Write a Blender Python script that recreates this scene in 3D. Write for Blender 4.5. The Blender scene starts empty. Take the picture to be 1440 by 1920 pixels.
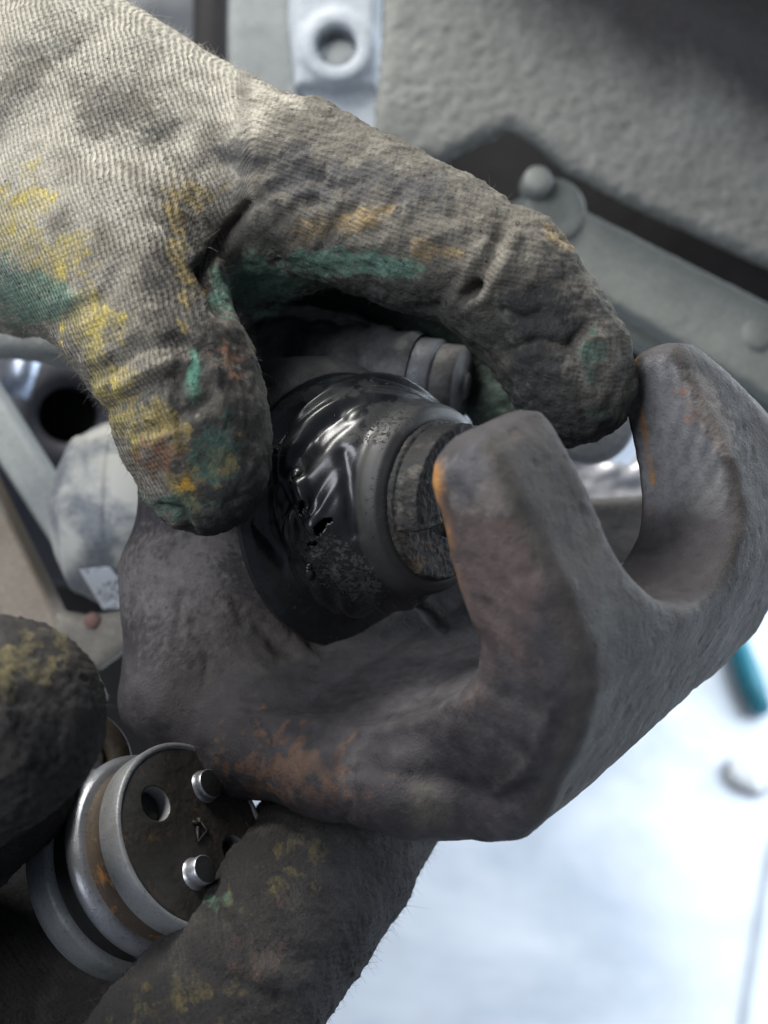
import bpy, math, random
import numpy as np
from mathutils import Matrix, Vector

random.seed(4)
RNG = np.random.default_rng(7)
scene = bpy.context.scene
COL = scene.collection

# ------------------------------------------------------------------ camera, light, exposure
FOVV = math.radians(48.0)
CAM_LOC = Vector((0.0, 0.0, 1.25))
CAM_ROT = Matrix.Rotation(math.radians(55.0), 3, 'X')      # looks forward and 35 degrees down
cam_d = bpy.data.cameras.new('camera')
cam = bpy.data.objects.new('camera', cam_d)
COL.objects.link(cam)
cam.location = CAM_LOC
cam.rotation_euler = CAM_ROT.to_euler()
cam_d.sensor_fit = 'VERTICAL'
cam_d.sensor_height = 24.0
cam_d.sensor_width = 18.0
cam_d.lens = 12.0 / math.tan(FOVV / 2)
cam_d.clip_start = 0.01
cam_d.clip_end = 100.0
cam_d.dof.use_dof = True
cam_d.dof.focus_distance = 0.214
cam_d.dof.aperture_fstop = 9.5
scene.camera = cam

world = bpy.data.worlds.new('World')
scene.world = world
world.use_nodes = True
wb = world.node_tree.nodes['Background']
wb.inputs[0].default_value = (0.62, 0.72, 0.90, 1)
wb.inputs[1].default_value = 0.19

R3 = np.array(CAM_ROT, dtype=np.float64)
C3 = np.array(CAM_LOC, dtype=np.float64)
FPX = 960.0 / math.tan(FOVV / 2)


def P(px, py, D):
    """a point of the workshop, in millimetres from the viewing point: right, up, towards the viewer"""
    return np.array([(px - 720.0) / FPX * D, (960.0 - py) / FPX * D, -D], dtype=np.float64)


def to_world(v):
    return (np.asarray(v, dtype=np.float64) * 0.001) @ R3.T + C3


def dir_world(v):
    return np.asarray(v, dtype=np.float64) @ R3.T


def area_lamp(name, pos_mm, target_mm, size, power, color, sy=None):
    ld = bpy.data.lights.new(name, 'AREA')
    ld.energy = power
    ld.color = color
    ld.size = size
    if sy:
        ld.shape = 'RECTANGLE'
        ld.size_y = sy
    o = bpy.data.objects.new(name, ld)
    COL.objects.link(o)
    p = Vector(to_world(pos_mm))
    t = Vector(to_world(target_mm))
    o.location = p
    o.rotation_euler = (t - p).to_track_quat('-Z', 'Y').to_euler()
    return o


# ceiling tubes of the workshop over the mechanic's shoulder, and daylight from the open door on the floor
area_lamp('workshop_lamp', (-260, 640, -130), (-10, 0, -230), 0.36, 9.8, (1.0, 0.98, 0.93), 0.20)
area_lamp('strip_lamp', (-340, 210, 300), (0, 0, -240), 0.34, 4.4, (0.88, 0.92, 1.0), 0.40)
area_lamp('door_daylight', (1500, 500, -1300), (300, -900, -1100), 1.6, 76.0, (0.80, 0.90, 1.0))

scene.view_settings.view_transform = 'Standard'
scene.view_settings.look = 'None'
scene.view_settings.exposure = 0.0
scene.view_settings.gamma = 1.0
scene.render.engine = 'CYCLES'
scene.cycles.use_denoising = True
scene.cycles.max_bounces = 6


# ------------------------------------------------------------------ numpy noise
_perm = np.random.default_rng(11).permutation(256).astype(np.int32)
_perm = np.concatenate([_perm, _perm, _perm])
_grad = np.random.default_rng(12).normal(size=(256, 3)).astype(np.float32)
_grad /= np.linalg.norm(_grad, axis=1)[:, None]


def noise3(p):
    p = np.asarray(p, dtype=np.float32)
    i = np.floor(p).astype(np.int32)
    f = p - i
    w = f * f * f * (f * (f * 6 - 15) + 10)
    i &= 255
    out = np.zeros(len(p), dtype=np.float32)
    for dx in (0, 1):
        wx = w[:, 0] if dx else 1 - w[:, 0]
        for dy in (0, 1):
            wy = w[:, 1] if dy else 1 - w[:, 1]
            for dz in (0, 1):
                wz = w[:, 2] if dz else 1 - w[:, 2]
                h = _perm[_perm[_perm[(i[:, 0] + dx) & 255] + ((i[:, 1] + dy) & 255)] + ((i[:, 2] + dz) & 255)]
                g = _grad[h]
                out += wx * wy * wz * ((f[:, 0] - dx) * g[:, 0] + (f[:, 1] - dy) * g[:, 1] + (f[:, 2] - dz) * g[:, 2])
    return out * 1.6


def fbm(p, freq, oct=4, off=0.0):
    p = np.asarray(p, dtype=np.float32) + off
    a, s, t = 1.0, 0.0, 0.0
    for k in range(oct):
        s = s + a * noise3(p * freq)
        t += a
        a *= 0.5
        freq *= 2.03
    return s / t * 1.5


def sstep(a, b, x):
    t = np.clip((x - a) / (b - a), 0, 1)
    return t * t * (3 - 2 * t)


# ------------------------------------------------------------------ signed-distance modelling
def smin(a, b, k):
    h = np.clip(k - np.abs(a - b), 0, None) / k
    return np.minimum(a, b) - h * h * k * 0.25


def smax(a, b, k):
    return -smin(-a, -b, k)


def round_cone(p, a, b, ra, rb):
    a = np.asarray(a, np.float32)
    b = np.asarray(b, np.float32)
    ba = b - a
    t = np.clip(((p - a) @ ba) / (ba @ ba), 0, 1)
    return np.linalg.norm(p - a - t[:, None] * ba, axis=1) - (ra + (rb - ra) * t)


def chain(p, pts, k=3.0):
    d = None
    for (a, ra), (b, rb) in zip(pts[:-1], pts[1:]):
        e = round_cone(p, a, b, ra, rb)
        d = e if d is None else smin(d, e, k)
    return d


def poly2(q, poly):
    """exact signed distance to a polygon; q (n,2)"""
    poly = np.asarray(poly, np.float32)
    n = len(poly)
    d = np.full(len(q), 1e9, np.float32)
    ins = np.zeros(len(q), bool)
    for i in range(n):
        a = poly[i]
        b = poly[(i + 1) % n]
        e = b - a
        w = q - a
        t = np.clip((w @ e) / (e @ e + 1e-9), 0, 1)
        r = w - t[:, None] * e
        d = np.minimum(d, (r * r).sum(1))
        c = ((a[1] > q[:, 1]) != (b[1] > q[:, 1]))
        if abs(e[1]) > 1e-9:
            x = a[0] + e[0] * (q[:, 1] - a[1]) / e[1]
            ins ^= c & (q[:, 0] < x)
    d = np.sqrt(d)
    return np.where(ins, -d, d)


def extrude(d2, z, z0, z1, r=0.0):
    dz = np.abs(z - (z0 + z1) / 2) - (z1 - z0) / 2
    if r > 0:
        x = d2 + r
        y = dz + r
        return np.minimum(np.maximum(x, y), 0) + np.sqrt(np.maximum(x, 0) ** 2 + np.maximum(y, 0) ** 2) - r
    return np.maximum(d2, dz)


def mesh_sdf(f, lo, hi, h, slack=1.6):
    """surface nets over a sparse narrow band"""
    lo = np.asarray(lo, np.float32)
    hi = np.asarray(hi, np.float32)
    B = 6
    nb = np.ceil((hi - lo) / (h * B)).astype(int) + 1
    g = np.stack(np.meshgrid(*[np.arange(n) for n in nb], indexing='ij'), -1).reshape(-1, 3)
    cc = lo + (g + 0.5) * (h * B) - h * 0.5
    dc = np.concatenate([f(c.astype(np.float32)) for c in np.array_split(cc, max(1, len(cc) // 400000))])
    D = np.repeat(np.repeat(np.repeat(np.sign(dc).reshape(nb) * 9.0, B, 0), B, 1), B, 2).astype(np.float32)
    act = g[np.abs(dc) < h * B * 0.5 * 1.74 * slack]
    loc = np.stack(np.meshgrid(*[np.arange(B)] * 3, indexing='ij'), -1).reshape(-1, 3)
    for ch in np.array_split(act, max(1, len(act) // 1500)):
        idx = (ch[:, None, :] * B + loc[None]).reshape(-1, 3)
        D[idx[:, 0], idx[:, 1], idx[:, 2]] = f((lo + idx * h).astype(np.float32))
    s = D < 0
    mx = np.zeros(tuple(np.array(D.shape) - 1), np.uint8)
    for a in (0, 1):
        for b in (0, 1):
            for c in (0, 1):
                mx += s[a:a + mx.shape[0], b:b + mx.shape[1], c:c + mx.shape[2]]
    cells = np.argwhere((mx > 0) & (mx < 8))
    vid = np.full(mx.shape, -1, np.int32)
    vid[cells[:, 0], cells[:, 1], cells[:, 2]] = np.arange(len(cells))
    acc = np.zeros((len(cells), 3), np.float32)
    cnt = np.zeros(len(cells), np.float32)
    corners = [np.array(c) for c in np.ndindex(2, 2, 2)]
    for c0 in corners:
        for ax in range(3):
            if c0[ax]:
                continue
            c1 = c0.copy()
            c1[ax] = 1
            i0 = cells + c0
            i1 = cells + c1
            d0 = D[i0[:, 0], i0[:, 1], i0[:, 2]]
            d1 = D[i1[:, 0], i1[:, 1], i1[:, 2]]
            m = (d0 < 0) != (d1 < 0)
            t = d0 / (d0 - d1 + 1e-12)
            q = np.tile(c0.astype(np.float32), (len(cells), 1))
            q[:, ax] = t
            acc[m] += q[m]
            cnt[m] += 1
    V = lo + (cells + acc / cnt[:, None]) * h
    F = []
    for ax in range(3):
        u, v = (ax + 1) % 3, (ax + 2) % 3
        sl0 = [slice(1, -1)] * 3
        sl1 = [slice(1, -1)] * 3
        sl0[ax] = slice(0, -1)
        sl1[ax] = slice(1, None)
        ch = s[tuple(sl0)] != s[tuple(sl1)]
        e = np.argwhere(ch)
        off = np.ones(3, int)
        off[ax] = 0
        e = e + off
        ok = (e[:, ax] < mx.shape[ax]) & (e[:, u] < mx.shape[u]) & (e[:, v] < mx.shape[v])
        e = e[ok]
        ins = s[e[:, 0], e[:, 1], e[:, 2]]

        def at(du, dv):
            q = e.copy()
            q[:, u] -= du
            q[:, v] -= dv
            return vid[q[:, 0], q[:, 1], q[:, 2]]
        quad = np.stack([at(1, 1), at(0, 1), at(0, 0), at(1, 0)], 1)
        quad[~ins] = quad[~ins][:, ::-1]
        F.append(quad)
    F = np.concatenate(F)
    F = F[(F >= 0).all(1)]
    return V.astype(np.float64), F


# ------------------------------------------------------------------ objects
def tag(o, label=None, cat=None, group=None, kind=None):
    if label: o['label'] = label
    if cat: o['category'] = cat
    if group: o['group'] = group
    if kind: o['kind'] = kind
    return o


def empty(name, pos_mm, label=None, cat=None, group=None):
    o = bpy.data.objects.new(name, None)
    o.empty_display_size = 0.01
    COL.objects.link(o)
    o.location = Vector(to_world(pos_mm))
    return tag(o, label, cat, group)


def world_loc(o):
    v = Vector((0, 0, 0))
    while o is not None:
        v += o.location
        o = o.parent
    return v


def build(name, V, F, mat, parent=None, smooth=True, attrs=None, at=None):
    """one mesh object out of points in millimetres"""
    W = to_world(V)
    org = np.array(world_loc(parent)) if parent is not None else (to_world(at) if at is not None else W.mean(0))
    me = bpy.data.meshes.new(name)
    if isinstance(F, np.ndarray):
        me.vertices.add(len(W))
        me.vertices.foreach_set('co', (W - org).astype(np.float32).ravel())
        n = F.shape[1]
        me.loops.add(F.size)
        me.loops.foreach_set('vertex_index', F.astype(np.int32).ravel())
        me.polygons.add(len(F))
        me.polygons.foreach_set('loop_start', np.arange(0, F.size, n, dtype=np.int32))
        me.update(calc_edges=True)
        me.validate()
    else:
        me.from_pydata([tuple(x) for x in (W - org)], [], F)
        me.update()
    if smooth:
        me.polygons.foreach_set('use_smooth', np.ones(len(me.polygons), bool))
    if attrs:
        for k, a in attrs.items():
            a = np.asarray(a, np.float32)
            if a.ndim == 2:
                at_ = me.attributes.new(k, 'FLOAT_COLOR', 'POINT')
                c = np.ones((len(a), 4), np.float32)
                c[:, :3] = a
                at_.data.foreach_set('color', c.ravel())
            else:
                at_ = me.attributes.new(k, 'FLOAT', 'POINT')
                at_.data.foreach_set('value', a)
    me.materials.append(mat)
    o = bpy.data.objects.new(name, me)
    COL.objects.link(o)
    if parent is not None:
        o.parent = parent
    else:
        o.location = Vector(org)
    return o


def normals(V, F):
    n = np.zeros_like(V)
    a, b, c, d = (V[F[:, i]] for i in range(4))
    fn = np.cross(c - a, d - b)
    for i in range(4):
        for k in range(3):
            n[:, k] += np.bincount(F[:, i], fn[:, k], len(V))
    return n / (np.linalg.norm(n, axis=1)[:, None] + 1e-12)


def pix(V):
    return np.stack([720 + FPX * V[:, 0] / -V[:, 2], 960 - FPX * V[:, 1] / -V[:, 2]], 1)


def seg_dist(q, a, b):
    a = np.asarray(a, float)
    b = np.asarray(b, float)
    e = b - a
    t = np.clip(((q - a) @ e) / (e @ e), 0, 1)
    return np.linalg.norm(q - a - t[:, None] * e, axis=1)


def line_dist(q, pts):
    d = None
    for a, b in zip(pts[:-1], pts[1:]):
        e = seg_dist(q, a, b)
        d = e if d is None else np.minimum(d, e)
    return d


def frame(axis, up=(0, 1, 0)):
    z = np.asarray(axis, float)
    z = z / np.linalg.norm(z)
    x = np.cross(up, z)
    x /= np.linalg.norm(x)
    return np.stack([x, np.cross(z, x), z])          # rows: x, y, z(axis)


def lathe(prof, org, fr, n=96, wob=None):
    """prof: (radius, height) list -> revolved sheet, rows of fr = x,y,axis"""
    th = np.linspace(0, 2 * np.pi, n, endpoint=False)
    V = []
    for r, z in prof:
        V.append(org + np.outer(r * np.cos(th), fr[0]) + np.outer(r * np.sin(th), fr[1]) + z * fr[2])
    V = np.concatenate(V)
    F = []
    m = len(prof)
    i = np.arange(n)
    j = (i + 1) % n
    for k in range(m - 1):
        F.append(np.stack([k * n + i, k * n + j, (k + 1) * n + j, (k + 1) * n + i], 1))
    return V, np.concatenate(F)


def prism(poly3, vec, bev=0.0):
    """solid from a flat outline (3d points) swept by vec, with bevelled rim towards vec's far end"""
    A = np.asarray(poly3, float)
    n = len(A)
    vec = np.asarray(vec, float)
    c = A.mean(0)
    rows = [A]
    if bev > 0:
        L = np.linalg.norm(vec)
        rows.append(A + vec * (1 - bev / L))
        s = A + vec
        d = c + vec - s
        rows.append(s + d / (np.linalg.norm(d, axis=1)[:, None]) * bev)
    else:
        rows.append(A + vec)
    V = np.concatenate(rows)
    F = []
    for k in range(len(rows) - 1):
        for i in range(n):
            j = (i + 1) % n
            F.append((k * n + i, k * n + j, (k + 1) * n + j, (k + 1) * n + i))
    F.append(tuple(range(n))[::-1])
    F.append(tuple(range((len(rows) - 1) * n, len(rows) * n)))
    nrm = np.cross(A[1] - A[0], A[2] - A[1])
    return V, F


def tube(pts, r, n=10, caps=True):
    pts = [np.asarray(p, float) for p in pts]
    V = []
    up = np.array([0.13, 0.31, 0.94])
    for i, p in enumerate(pts):
        t = pts[min(i + 1, len(pts) - 1)] - pts[max(i - 1, 0)]
        fr = frame(t, up)
        rr = r[i] if hasattr(r, '__len__') else r
        for k in range(n):
            a = 2 * math.pi * k / n
            V.append(p + rr * (math.cos(a) * fr[0] + math.sin(a) * fr[1]))
    F = []
    for i in range(len(pts) - 1):
        for k in range(n):
            l = (k + 1) % n
            F.append((i * n + k, i * n + l, (i + 1) * n + l, (i + 1) * n + k))
    if caps:
        F.append(tuple(range(n))[::-1])
        F.append(tuple(range((len(pts) - 1) * n, len(pts) * n)))
    return np.array(V), F


# ------------------------------------------------------------------ materials
class NT:
    def __init__(self, name):
        self.m = bpy.data.materials.new(name)
        self.m.use_nodes = True
        self.t = self.m.node_tree
        self.b = self.t.nodes['Principled BSDF']

    def n(self, typ, **kw):
        nd = self.t.nodes.new(typ)
        for k, v in kw.items():
            if k.startswith('i_'):
                key = k[2:]
                key = int(key) if key.isdigit() else key.replace('_', ' ')
                if isinstance(v, bpy.types.NodeSocket):
                    self.t.links.new(v, nd.inputs[key])
                else:
                    nd.inputs[key].default_value = v
            else:
                setattr(nd, k, v)
        return nd

    def set(self, **kw):
        for k, v in kw.items():
            k = k.replace('_', ' ')
            if isinstance(v, bpy.types.NodeSocket):
                self.t.links.new(v, self.b.inputs[k])
            else:
                self.b.inputs[k].default_value = v

    def pos(self, scale=(1, 1, 1), rot=(0, 0, 0)):
        g = self.n('ShaderNodeNewGeometry')
        mp = self.n('ShaderNodeMapping')
        mp.inputs['Scale'].default_value = scale
        mp.inputs['Rotation'].default_value = rot
        self.t.links.new(g.outputs['Position'], mp.inputs['Vector'])
        return mp.outputs[0]

    def noise(self, vec, scale, detail=5, rough=0.55, dist=0.0):
        return self.n('ShaderNodeTexNoise', i_Vector=vec, i_Scale=scale, i_Detail=detail, i_Roughness=rough, i_Distortion=dist).outputs['Fac']

    def ramp(self, fac, a, b, lo=0.0, hi=1.0):
        m = self.n('ShaderNodeMapRange', i_0=fac, i_1=a, i_2=b, i_3=lo, i_4=hi)
        return m.outputs[0]

    def mix(self, fac, a, b, mode='MIX'):
        nd = self.n('ShaderNodeMix', data_type='RGBA', blend_type=mode)
        for s, v in ((nd.inputs[0], fac), (nd.inputs[6], a), (nd.inputs[7], b)):
            if isinstance(v, bpy.types.NodeSocket):
                self.t.links.new(v, s)
            else:
                s.default_value = v if not hasattr(v, '__len__') else (*v, 1) if len(v) == 3 else v
        return nd.outputs[2]

    def math(self, op, a, b=None, c=None):
        nd = self.n('ShaderNodeMath', operation=op)
        for i, v in enumerate((a, b, c)):
            if v is None:
                continue
            if isinstance(v, bpy.types.NodeSocket):
                self.t.links.new(v, nd.inputs[i])
            else:
                nd.inputs[i].default_value = v
        return nd.outputs[0]

    def attr(self, name, out='Fac'):
        return self.n('ShaderNodeAttribute', attribute_name=name).outputs[out]

    def bump(self, h, dist, strength=1.0, normal=None):
        nd = self.n('ShaderNodeBump', i_Height=h, i_Distance=dist, i_Strength=strength)
        if normal is not None:
            self.t.links.new(normal, nd.inputs['Normal'])
        return nd.outputs[0]


def dusty(name, base, dust, rough=0.7, metal=0.0, sc=60, lo=0.4, hi=0.65, bump=0.0004, fine=900, spec=0.3, third=None, tlo=0.6, thi=0.72):
    k = NT(name)
    p = k.pos()
    n1 = k.noise(p, sc, 6, 0.62)
    n2 = k.noise(p, fine, 4, 0.6)
    c = k.mix(k.ramp(n1, lo, hi), base, dust)
    if third is not None:
        c = k.mix(k.ramp(k.noise(p, sc * 2.3, 6, 0.7, 0.4), tlo, thi), c, third)
    c = k.mix(k.ramp(n2, 0.3, 0.7, 0.0, 0.35), c, (0.01, 0.01, 0.01))
    k.set(Base_Color=c, Metallic=metal, Roughness=k.ramp(n1, 0.3, 0.7, rough * 0.85, min(1.0, rough * 1.15)), Specular_IOR_Level=spec,
          Normal=k.bump(k.math('ADD', n1, k.math('MULTIPLY', n2, 0.35)), bump))
    return k.m


def glove_material(name):
    k = NT(name)
    p = k.pos()
    col = k.attr('Col', 'Color')
    sa = k.attr('stain')
    kv = k.n('ShaderNodeCombineXYZ', i_X=k.attr('wale'), i_Y=k.math('MULTIPLY', k.attr('course'), 0.28)).outputs[0]
    s0 = k.math('ADD', k.math('MULTIPLY', k.math('SUBTRACT', k.noise(kv, 0.9, 5, 0.7), 0.5), 1.5), k.math('MULTIPLY', k.math('SUBTRACT', k.noise(p, 300, 5, 0.7), 0.5), 1.1))
    sfac = k.math('MULTIPLY', k.ramp(k.math('ADD', sa, s0), 0.22, 0.95), k.ramp(sa, 0.0, 0.2, 0.0, 0.78))
    col = k.mix(sfac, col, k.attr('StainCol', 'Color'))
    s = k.attr('wale')
    t = k.attr('course')
    kn = k.attr('knit')
    wob = k.math('MULTIPLY', k.math('SUBTRACT', k.noise(p, 160, 3, 0.6), 0.5), 0.8)
    ws = k.math('SINE', k.math('MULTIPLY', k.math('ADD', s, wob), 2 * math.pi / 0.88))
    alt = k.math('MULTIPLY', k.math('ABSOLUTE', ws), 0.35)
    wt = k.math('SINE', k.math('MULTIPLY', k.math('ADD', k.math('ADD', t, alt), wob), 2 * math.pi / 1.0))
    hgt = k.math('ADD', k.math('MULTIPLY', ws, 0.58), k.math('MULTIPLY', wt, 0.20))
    fib = k.noise(k.pos((1, 1, 1)), 2600, 4, 0.7)
    hgt = k.math('ADD', hgt, k.math('MULTIPLY', k.math('SUBTRACT', fib, 0.5), 1.6))
    gap = k.ramp(hgt, -0.15, -0.85)
    gap = k.math('MULTIPLY', gap, kn)
    c = k.mix(k.math('MULTIPLY', gap, 0.58), col, k.mix(1.0, col, (0.22, 0.20, 0.17), 'MULTIPLY'))
    hi = k.math('MULTIPLY', k.ramp(hgt, 0.35, 1.0), k.math('MULTIPLY', kn, 0.35))
    c = k.mix(hi, c, k.mix(1.0, col, (1.6, 1.6, 1.6), 'MULTIPLY'))
    # black grime spots and crumbs
    sp = k.ramp(k.noise(p, 520, 5, 0.72), 0.60, 0.68)
    c = k.mix(k.math('MULTIPLY', sp, 0.75), c, (0.018, 0.017, 0.016))
    f2 = k.ramp(fib, 0.35, 0.7, 0.75, 1.18)
    c = k.mix(1.0, c, f2, 'MULTIPLY')
    glint = k.ramp(k.noise(p, 4200, 2, 0.5), 0.70, 0.78)
    c = k.mix(k.math('MULTIPLY', glint, 0.35), c, (0.45, 0.44, 0.40))
    crust = k.noise(p, 700, 6, 0.72)
    inv = k.math('SUBTRACT', 1.0, kn)
    h2 = k.math('ADD', k.math('MULTIPLY', k.math('MULTIPLY', hgt, kn), 0.55), k.math('MULTIPLY', crust, k.math('ADD', k.math('MULTIPLY', inv, 1.8), 0.5)))
    b1 = k.bump(h2, 0.0005, 1.0)
    gl = k.attr('gloss')
    k.set(Base_Color=c, Roughness=k.math('SUBTRACT', 0.92, k.math('MULTIPLY', gl, 0.5)), Specular_IOR_Level=0.25, Normal=b1,
          Sheen_Weight=0.0)
    return k.m


def iron_material(name):
    k = NT(name)
    p = k.pos()
    col = k.attr('Col', 'Color')
    n1 = k.noise(p, 90, 6, 0.65)
    n2 = k.noise(p, 420, 6, 0.68)
    n3 = k.noise(p, 1700, 4, 0.7)
    c = k.mix(1.0, col, k.ramp(n1, 0.3, 0.7, 0.72, 1.3), 'MULTIPLY')
    c = k.mix(1.0, c, k.ramp(n2, 0.3, 0.7, 0.7, 1.3), 'MULTIPLY')
    c = k.mix(k.math('MULTIPLY', k.ramp(n3, 0.62, 0.70), 0.6), c, (0.012, 0.011, 0.011))
    sp = k.ramp(k.noise(p, 330, 6, 0.75, 0.6), 0.66, 0.72)
    c = k.mix(k.math('MULTIPLY', sp, k.attr('rust')), c, (0.20, 0.075, 0.022))
    gl = k.ramp(k.noise(p, 3800, 2, 0.5), 0.72, 0.78)
    c = k.mix(k.math('MULTIPLY', gl, 0.30), c, (0.42, 0.41, 0.40))
    pit = k.ramp(k.noise(p, 260, 5, 0.7), 0.38, 0.30)
    h = k.math('SUBTRACT', k.math('ADD', k.math('MULTIPLY', n2, 0.4), k.math('MULTIPLY', n3, 0.9)), k.math('MULTIPLY', pit, 0.5))
    k.set(Base_Color=c, Roughness=k.ramp(n2, 0.3, 0.7, 0.62, 0.85), Specular_IOR_Level=0.35, Normal=k.bump(h, 0.00032, 0.8))
    return k.m


def rubber_material(name):
    k = NT(name)
    p = k.pos()
    grit = k.attr('grit')
    col = k.attr('Col', 'Color')
    n1 = k.noise(p, 260, 5, 0.6)
    n2 = k.noise(p, 1100, 5, 0.7)
    m = k.math('MULTIPLY', k.ramp(k.math('ADD', n2, k.math('MULTIPLY', grit, 0.26)), 0.66, 0.73), 1.0)
    c = k.mix(m, col, k.mix(k.ramp(n1, 0.4, 0.6), (0.022, 0.021, 0.02), (0.055, 0.052, 0.048)))
    film = k.ramp(n1, 0.5, 0.75, 0.0, 0.25)
    c = k.mix(film, c, (0.05, 0.05, 0.052))
    gl = k.ramp(k.noise(p, 4000, 2, 0.5), 0.74, 0.79)
    c = k.mix(k.math('MULTIPLY', gl, 0.5), c, (0.4, 0.4, 0.4))
    rough = k.math('ADD', k.ramp(n1, 0.3, 0.7, 0.22, 0.36), k.math('MULTIPLY', m, 0.35))
    rough = k.math('ADD', rough, k.math('MULTIPLY', k.attr('dull'), 0.3))
    h = k.math('ADD', k.math('MULTIPLY', m, 1.0), k.math('MULTIPLY', n1, 0.25))
    k.set(Base_Color=c, Roughness=rough, Specular_IOR_Level=0.5, Normal=k.bump(h, 0.0003, 0.8))
    return k.m


def steel_material(name, base, rough, rust=0.0, metal=0.9):
    k = NT(name)
    p = k.pos()
    n1 = k.noise(p, 150, 6, 0.65)
    n2 = k.noise(p, 1500, 4, 0.65)
    c = k.mix(k.ramp(n1, 0.35, 0.7, 0.0, 0.6), base, [x * 0.45 for x in base])
    c = k.mix(k.math('MULTIPLY', k.ramp(n2, 0.58, 0.68), 0.5), c, (0.03, 0.028, 0.025))
    if rust:
        r = k.ramp(k.noise(p, 120, 6, 0.7, 0.5), 0.68 - rust, 0.76 - rust)
        c = k.mix(r, c, k.mix(k.ramp(n2, 0.3, 0.7), (0.16, 0.07, 0.02), (0.34, 0.16, 0.04)))
        k.set(Metallic=k.math('MULTIPLY', k.math('SUBTRACT', 1.0, r), metal))
    else:
        k.set(Metallic=metal)
    k.set(Base_Color=c, Roughness=k.ramp(n2, 0.3, 0.7, rough * 0.8, min(1, rough * 1.3)), Normal=k.bump(n2, 0.00012, 0.6))
    return k.m


M_GLOVE = glove_material('knitted_glove')
M_IRON = iron_material('cast_iron')
M_RUBBER = rubber_material('black_rubber')


def mixc(c, m, col):
    return c * (1 - m[:, None]) + np.asarray(col, float)[None] * m[:, None]


def ell(q, cx, cy, rx, ry, ang=0.0):
    a = math.radians(ang)
    x = q[:, 0] - cx
    y = q[:, 1] - cy
    u = (x * math.cos(a) + y * math.sin(a)) / rx
    v = (-x * math.sin(a) + y * math.cos(a)) / ry
    return np.sqrt(u * u + v * v)


class Stain:
    def __init__(self, nv):
        self.c = np.zeros((nv, 3))
        self.a = np.zeros(nv)

    def add(self, m, col):
        t = m + self.a * (1 - m)
        self.c = np.where(t[:, None] > 1e-4, (np.asarray(col, float)[None] * m[:, None] + self.c * (self.a * (1 - m))[:, None]) / np.maximum(t, 1e-4)[:, None], self.c)
        self.a = t


def blotch(V, q, spots, freq, amp, soft=0.22, seed=0.0, oct=4):
    """ragged stain mask on the surface round the given spots"""
    d = None
    for s in spots:
        e = 1.0 - ell(q, *s)
        d = e if d is None else np.maximum(d, e)
    m = sstep(-soft, soft * 1.6, d + amp * fbm(V, freq, oct, seed))
    return sstep(0.22, 0.85, m + 0.55 * fbm(V, 1.0, 2, seed + 3.0) * sstep(0.0, 0.2, m))


# ================================================================== the floor
kf = NT('workshop_floor')
pf = kf.pos()
cf = kf.mix(kf.ramp(kf.noise(pf, 3.2, 6, 0.62, 0.4), 0.38, 0.66), (0.44, 0.48, 0.54), (0.70, 0.72, 0.75))
cf = kf.mix(kf.ramp(kf.noise(pf, 11, 5, 0.6), 0.55, 0.75, 0, 0.5), cf, (0.44, 0.44, 0.44))
kf.set(Base_Color=cf, Roughness=kf.ramp(kf.noise(pf, 5, 4), 0.3, 0.7, 0.25, 0.5))
me = bpy.data.meshes.new('floor')
me.from_pydata([(-8, -6, 0), (8, -6, 0), (8, 12, 0), (-8, 12, 0)], [], [(0, 1, 2, 3)])
me.materials.append(kf.m)
floor = bpy.data.objects.new('floor', me)
COL.objects.link(floor)
tag(floor, 'pale blue-white painted workshop floor', None, None, 'structure')

# ================================================================== background: the underside of the car

M_UNDER = dusty('underseal_grey', (0.21, 0.225, 0.205), (0.29, 0.305, 0.28), 0.75, 0, 40, 0.35, 0.7, 0.0005, 700)
M_PLATE = dusty('dusty_plate', (0.22, 0.232, 0.212), (0.29, 0.303, 0.28), 0.7, 0, 30, 0.35, 0.7, 0.0004)
M_BLACK = dusty('black_rubber_and_shade', (0.014, 0.013, 0.014), (0.025, 0.023, 0.024), 0.8)  # black of the hose; on the sheets behind the gaps it paints shade
M_LUG = dusty('pale_painted_lug', (0.34, 0.375, 0.42), (0.40, 0.43, 0.46), 0.6, 0, 30, 0.3, 0.7, 0.0002)
M_COLUMN = dusty('grey_column', (0.20, 0.215, 0.215), (0.27, 0.285, 0.285), 0.65, 0, 20)
M_BLUE = dusty('blue_grey_wing', (0.040, 0.047, 0.060), (0.065, 0.073, 0.088), 0.5, 0, 12)
M_BEIGE = dusty('beige_bracket', (0.21, 0.195, 0.165), (0.27, 0.25, 0.21), 0.7, 0, 40)
M_BROWN = dusty('brown_arm', (0.13, 0.105, 0.08), (0.19, 0.165, 0.14), 0.6, 0, 30, third=(0.22, 0.12, 0.05), tlo=0.62)
M_NAVY = dusty('dark_hub', (0.025, 0.028, 0.040), (0.05, 0.048, 0.052), 0.45, 0.2, 25, spec=0.5)
M_CAP = dusty('pale_grey_cap', (0.42, 0.43, 0.44), (0.50, 0.51, 0.52), 0.5, 0, 25)


def flat(pts, D):
    return np.array([P(x, y, D)[:2] for x, y in pts], np.float32)


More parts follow.
